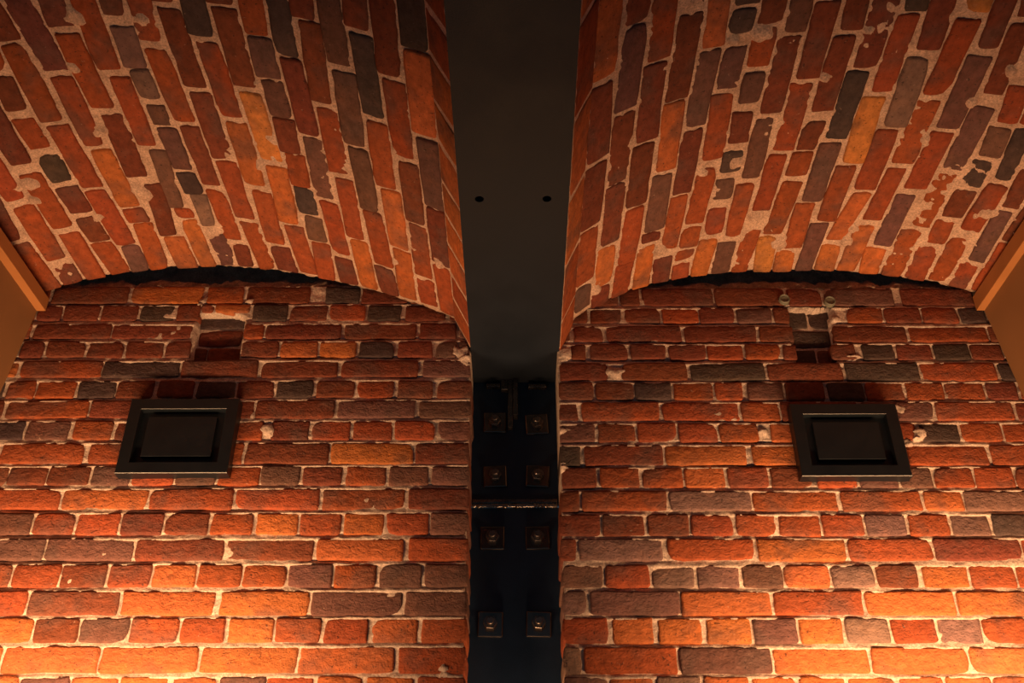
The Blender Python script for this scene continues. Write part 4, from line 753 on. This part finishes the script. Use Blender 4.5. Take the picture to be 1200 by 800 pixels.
# ------------------------------------------------------------------ steel column
CY = COLUMN_Y
column = empty('steel_post', (-0.008, CY, 1.50))
tag(column, 'black steel post with eight bolted square washers, in the slot under the girder', 'post')
CO = (-0.008, CY, 1.50)
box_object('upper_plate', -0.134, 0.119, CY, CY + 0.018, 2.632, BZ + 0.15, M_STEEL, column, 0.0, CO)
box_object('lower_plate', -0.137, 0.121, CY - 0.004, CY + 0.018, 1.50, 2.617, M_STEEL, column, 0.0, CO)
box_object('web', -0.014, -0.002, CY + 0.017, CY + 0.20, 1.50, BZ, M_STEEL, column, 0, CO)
# splice: two end plates with a rough weld bead between
box_object('splice_plate', -0.127, 0.110, CY - 0.016, CY + 0.01, 2.628, 2.638, M_BOLT, column, 0.001, CO)


def weld(z, r, x0, x1, y, name):
    bm = bmesh.new()
    rings = []
    n = 70
    for i in range(n + 1):
        x = x0 + (x1 - x0) * i / n
        rr = r * rng.uniform(0.75, 1.25)
        zz = z + rng.normal(0, r * 0.12)
        rings.append([bm.verts.new((x - CO[0], y - CO[1] + rr * math.cos(a), zz - CO[2] + rr * math.sin(a))) for a in [2 * math.pi * k / 8 for k in range(8)]])
    for a, b in zip(rings[:-1], rings[1:]):
        for k in range(8):
            bm.faces.new((a[k], a[(k + 1) % 8], b[(k + 1) % 8], b[k]))
    bm.faces.new(rings[0]); bm.faces.new(rings[-1])
    return bm_object(name, bm, M_BOLT, column, smooth=True)


weld(2.619, 0.0065, -0.127, 0.110, CY - 0.014, 'weld_bead')
# stiffener fins and clips under the beam
box_object('stiffener', -0.027, -0.014, CY - 0.022, CY + 0.002, 2.862, BZ - 0.0005, M_BOLT, column, 0.0006, CO)
box_object('stiffener', -0.012, 0.001, CY - 0.030, CY + 0.002, 2.898, BZ - 0.0005, M_BOLT, column, 0.0006, CO)
box_object('clip', -0.048, -0.028, CY - 0.02, CY + 0.002, 2.990, BZ - 0.0005, M_BOLT, column, 0.001, CO)
box_object('clip', -0.092, -0.052, CY - 0.016, CY + 0.002, 3.002, 3.012, M_BOLT, column, 0.001, CO)
box_object('clip', 0.033, 0.086, CY - 0.016, CY + 0.002, 3.000, 3.010, M_BOLT, column, 0.001, CO)


def bolt_set(x, z, front, rot):
    w = 0.066
    bm = bmesh.new()
    add_box(bm, -w / 2, w / 2, -0.007, 0.0, -w / 2, w / 2, 0.0030)
    bmesh.ops.rotate(bm, verts=bm.verts, matrix=Matrix.Rotation(rot, 3, 'Y'))
    ws = bm_object('washer', bm, M_WASHER, column, (x - CO[0], front - CO[1], z - CO[2]))
    bm = bmesh.new()
    r = bmesh.ops.create_cone(bm, cap_ends=True, segments=6, radius1=0.0185, radius2=0.0185, depth=0.017)
    bmesh.ops.bevel(bm, geom=list(bm.edges), offset=0.0012, segments=1, affect='EDGES')
    bmesh.ops.rotate(bm, verts=bm.verts, matrix=Matrix.Rotation(math.radians(90), 3, 'X'))
    bmesh.ops.rotate(bm, verts=bm.verts, matrix=Matrix.Rotation(math.radians(30) + rot * 3, 3, 'Y'))
    bm_object('nut', bm, M_BOLT, ws, (0, -0.0155, 0))
    bm = bmesh.new()
    bmesh.ops.create_cone(bm, cap_ends=True, segments=20, radius1=0.0098, radius2=0.0098, depth=0.016)
    bmesh.ops.bevel(bm, geom=[e for e in bm.edges if len(e.link_faces) == 2 and any(len(f.verts) > 4 for f in e.link_faces)], offset=0.0015, segments=1, affect='EDGES')
    bmesh.ops.rotate(bm, verts=bm.verts, matrix=Matrix.Rotation(math.radians(90), 3, 'X'))
    bm_object('bolt_end', bm, M_BOLT, ws, (0, -0.031, 0))


for i, (x, z) in enumerate([(-0.066, 2.886), (0.057, 2.880), (-0.064, 2.713), (0.057, 2.713), (-0.069, 2.527), (0.054, 2.527), (-0.072, 2.290), (0.054, 2.290)]):
    bolt_set(x, z, CY if z > 2.63 else CY - 0.004, [0.02, -0.06, -0.03, 0.05, 0.0, -0.02, 0.02, 0.03][i])


# ------------------------------------------------------------------ black framed units on the wall
def framed_unit(x0, x1, z0, z1, label):
    t = 0.034
    cx, cz = (x0 + x1) / 2, (z0 + z1) / 2
    w, h = (x1 - x0) / 2, (z1 - z0) / 2
    o = empty('framed_box', (cx, WALL_Y, cz))
    tag(o, label, 'framed box', 'black framed boxes on the end walls')
    # frame: outer box with a stepped opening
    bm = bmesh.new()
    b = 0.031
    def ring(hw, hh, y): return [bm.verts.new((sx * hw, y, sz * hh)) for sx, sz in ((-1, -1), (1, -1), (1, 1), (-1, 1))]
    R = [ring(w, h, 0.004), ring(w, h, -t + 0.0015), ring(w - 0.0015, h - 0.0015, -t), ring(w - b, h - b, -t), ring(w - b - 0.001, h - b - 0.001, -t + 0.001), ring(w - b - 0.001, h - b - 0.001, -0.010)]
    for p, q in zip(R[:-1], R[1:]):
        for k in range(4):
            bm.faces.new((p[k], p[(k + 1) % 4], q[(k + 1) % 4], q[k]))
    bm.faces.new(R[-1]); bm.faces.new(R[0])
    bm_object('frame', bm, M_BLACK, o)
    bm = bmesh.new()
    pw, ph = w - b - 0.024, h - b - 0.022
    add_box(bm, -pw, pw, -0.026, -0.009, -ph, ph, 0.001)
    bm_object('cover', bm, M_BLACK, o)
    return o


framed_unit(-1.059, -0.762, 2.629, 2.853, 'black square framed box fixed on the brick wall left of the steel post')
framed_unit(0.742, 1.030, 2.615, 2.831, 'black square framed box fixed on the brick wall right of the steel post')


# ------------------------------------------------------------------ two round plugs high on the right wall
def plug(x, z, r, label):
    bm = bmesh.new()
    prof = [(r, 0.004), (r, -0.008), (r * 0.86, -0.011), (r * 0.74, -0.0095), (r * 0.70, -0.0080), (0.0001, -0.0075)]
    rings = [[bm.verts.new((a * math.cos(t), y, a * math.sin(t))) for t in [2 * math.pi * k / 28 for k in range(28)]] for a, y in prof]
    for a, b in zip(rings[:-1], rings[1:]):
        for k in range(28):
            bm.faces.new((a[k], a[(k + 1) % 28], b[(k + 1) % 28], b[k]))
    bm.faces.new(rings[0]); bm.faces.new(rings[-1])
    o = bm_object('wall_plug', bm, M_PLUG, None, (x, WALL_Y - 0.001, z))
    tag(o, label, 'wall plug', 'round plugs under the right vault')


plug(0.789, 3.200, 0.0160, 'round grey-green plug high on the right wall, the one nearer the post')
plug(0.922, 3.192, 0.0165, 'round grey-green plug high on the right wall, the one farther from the post')
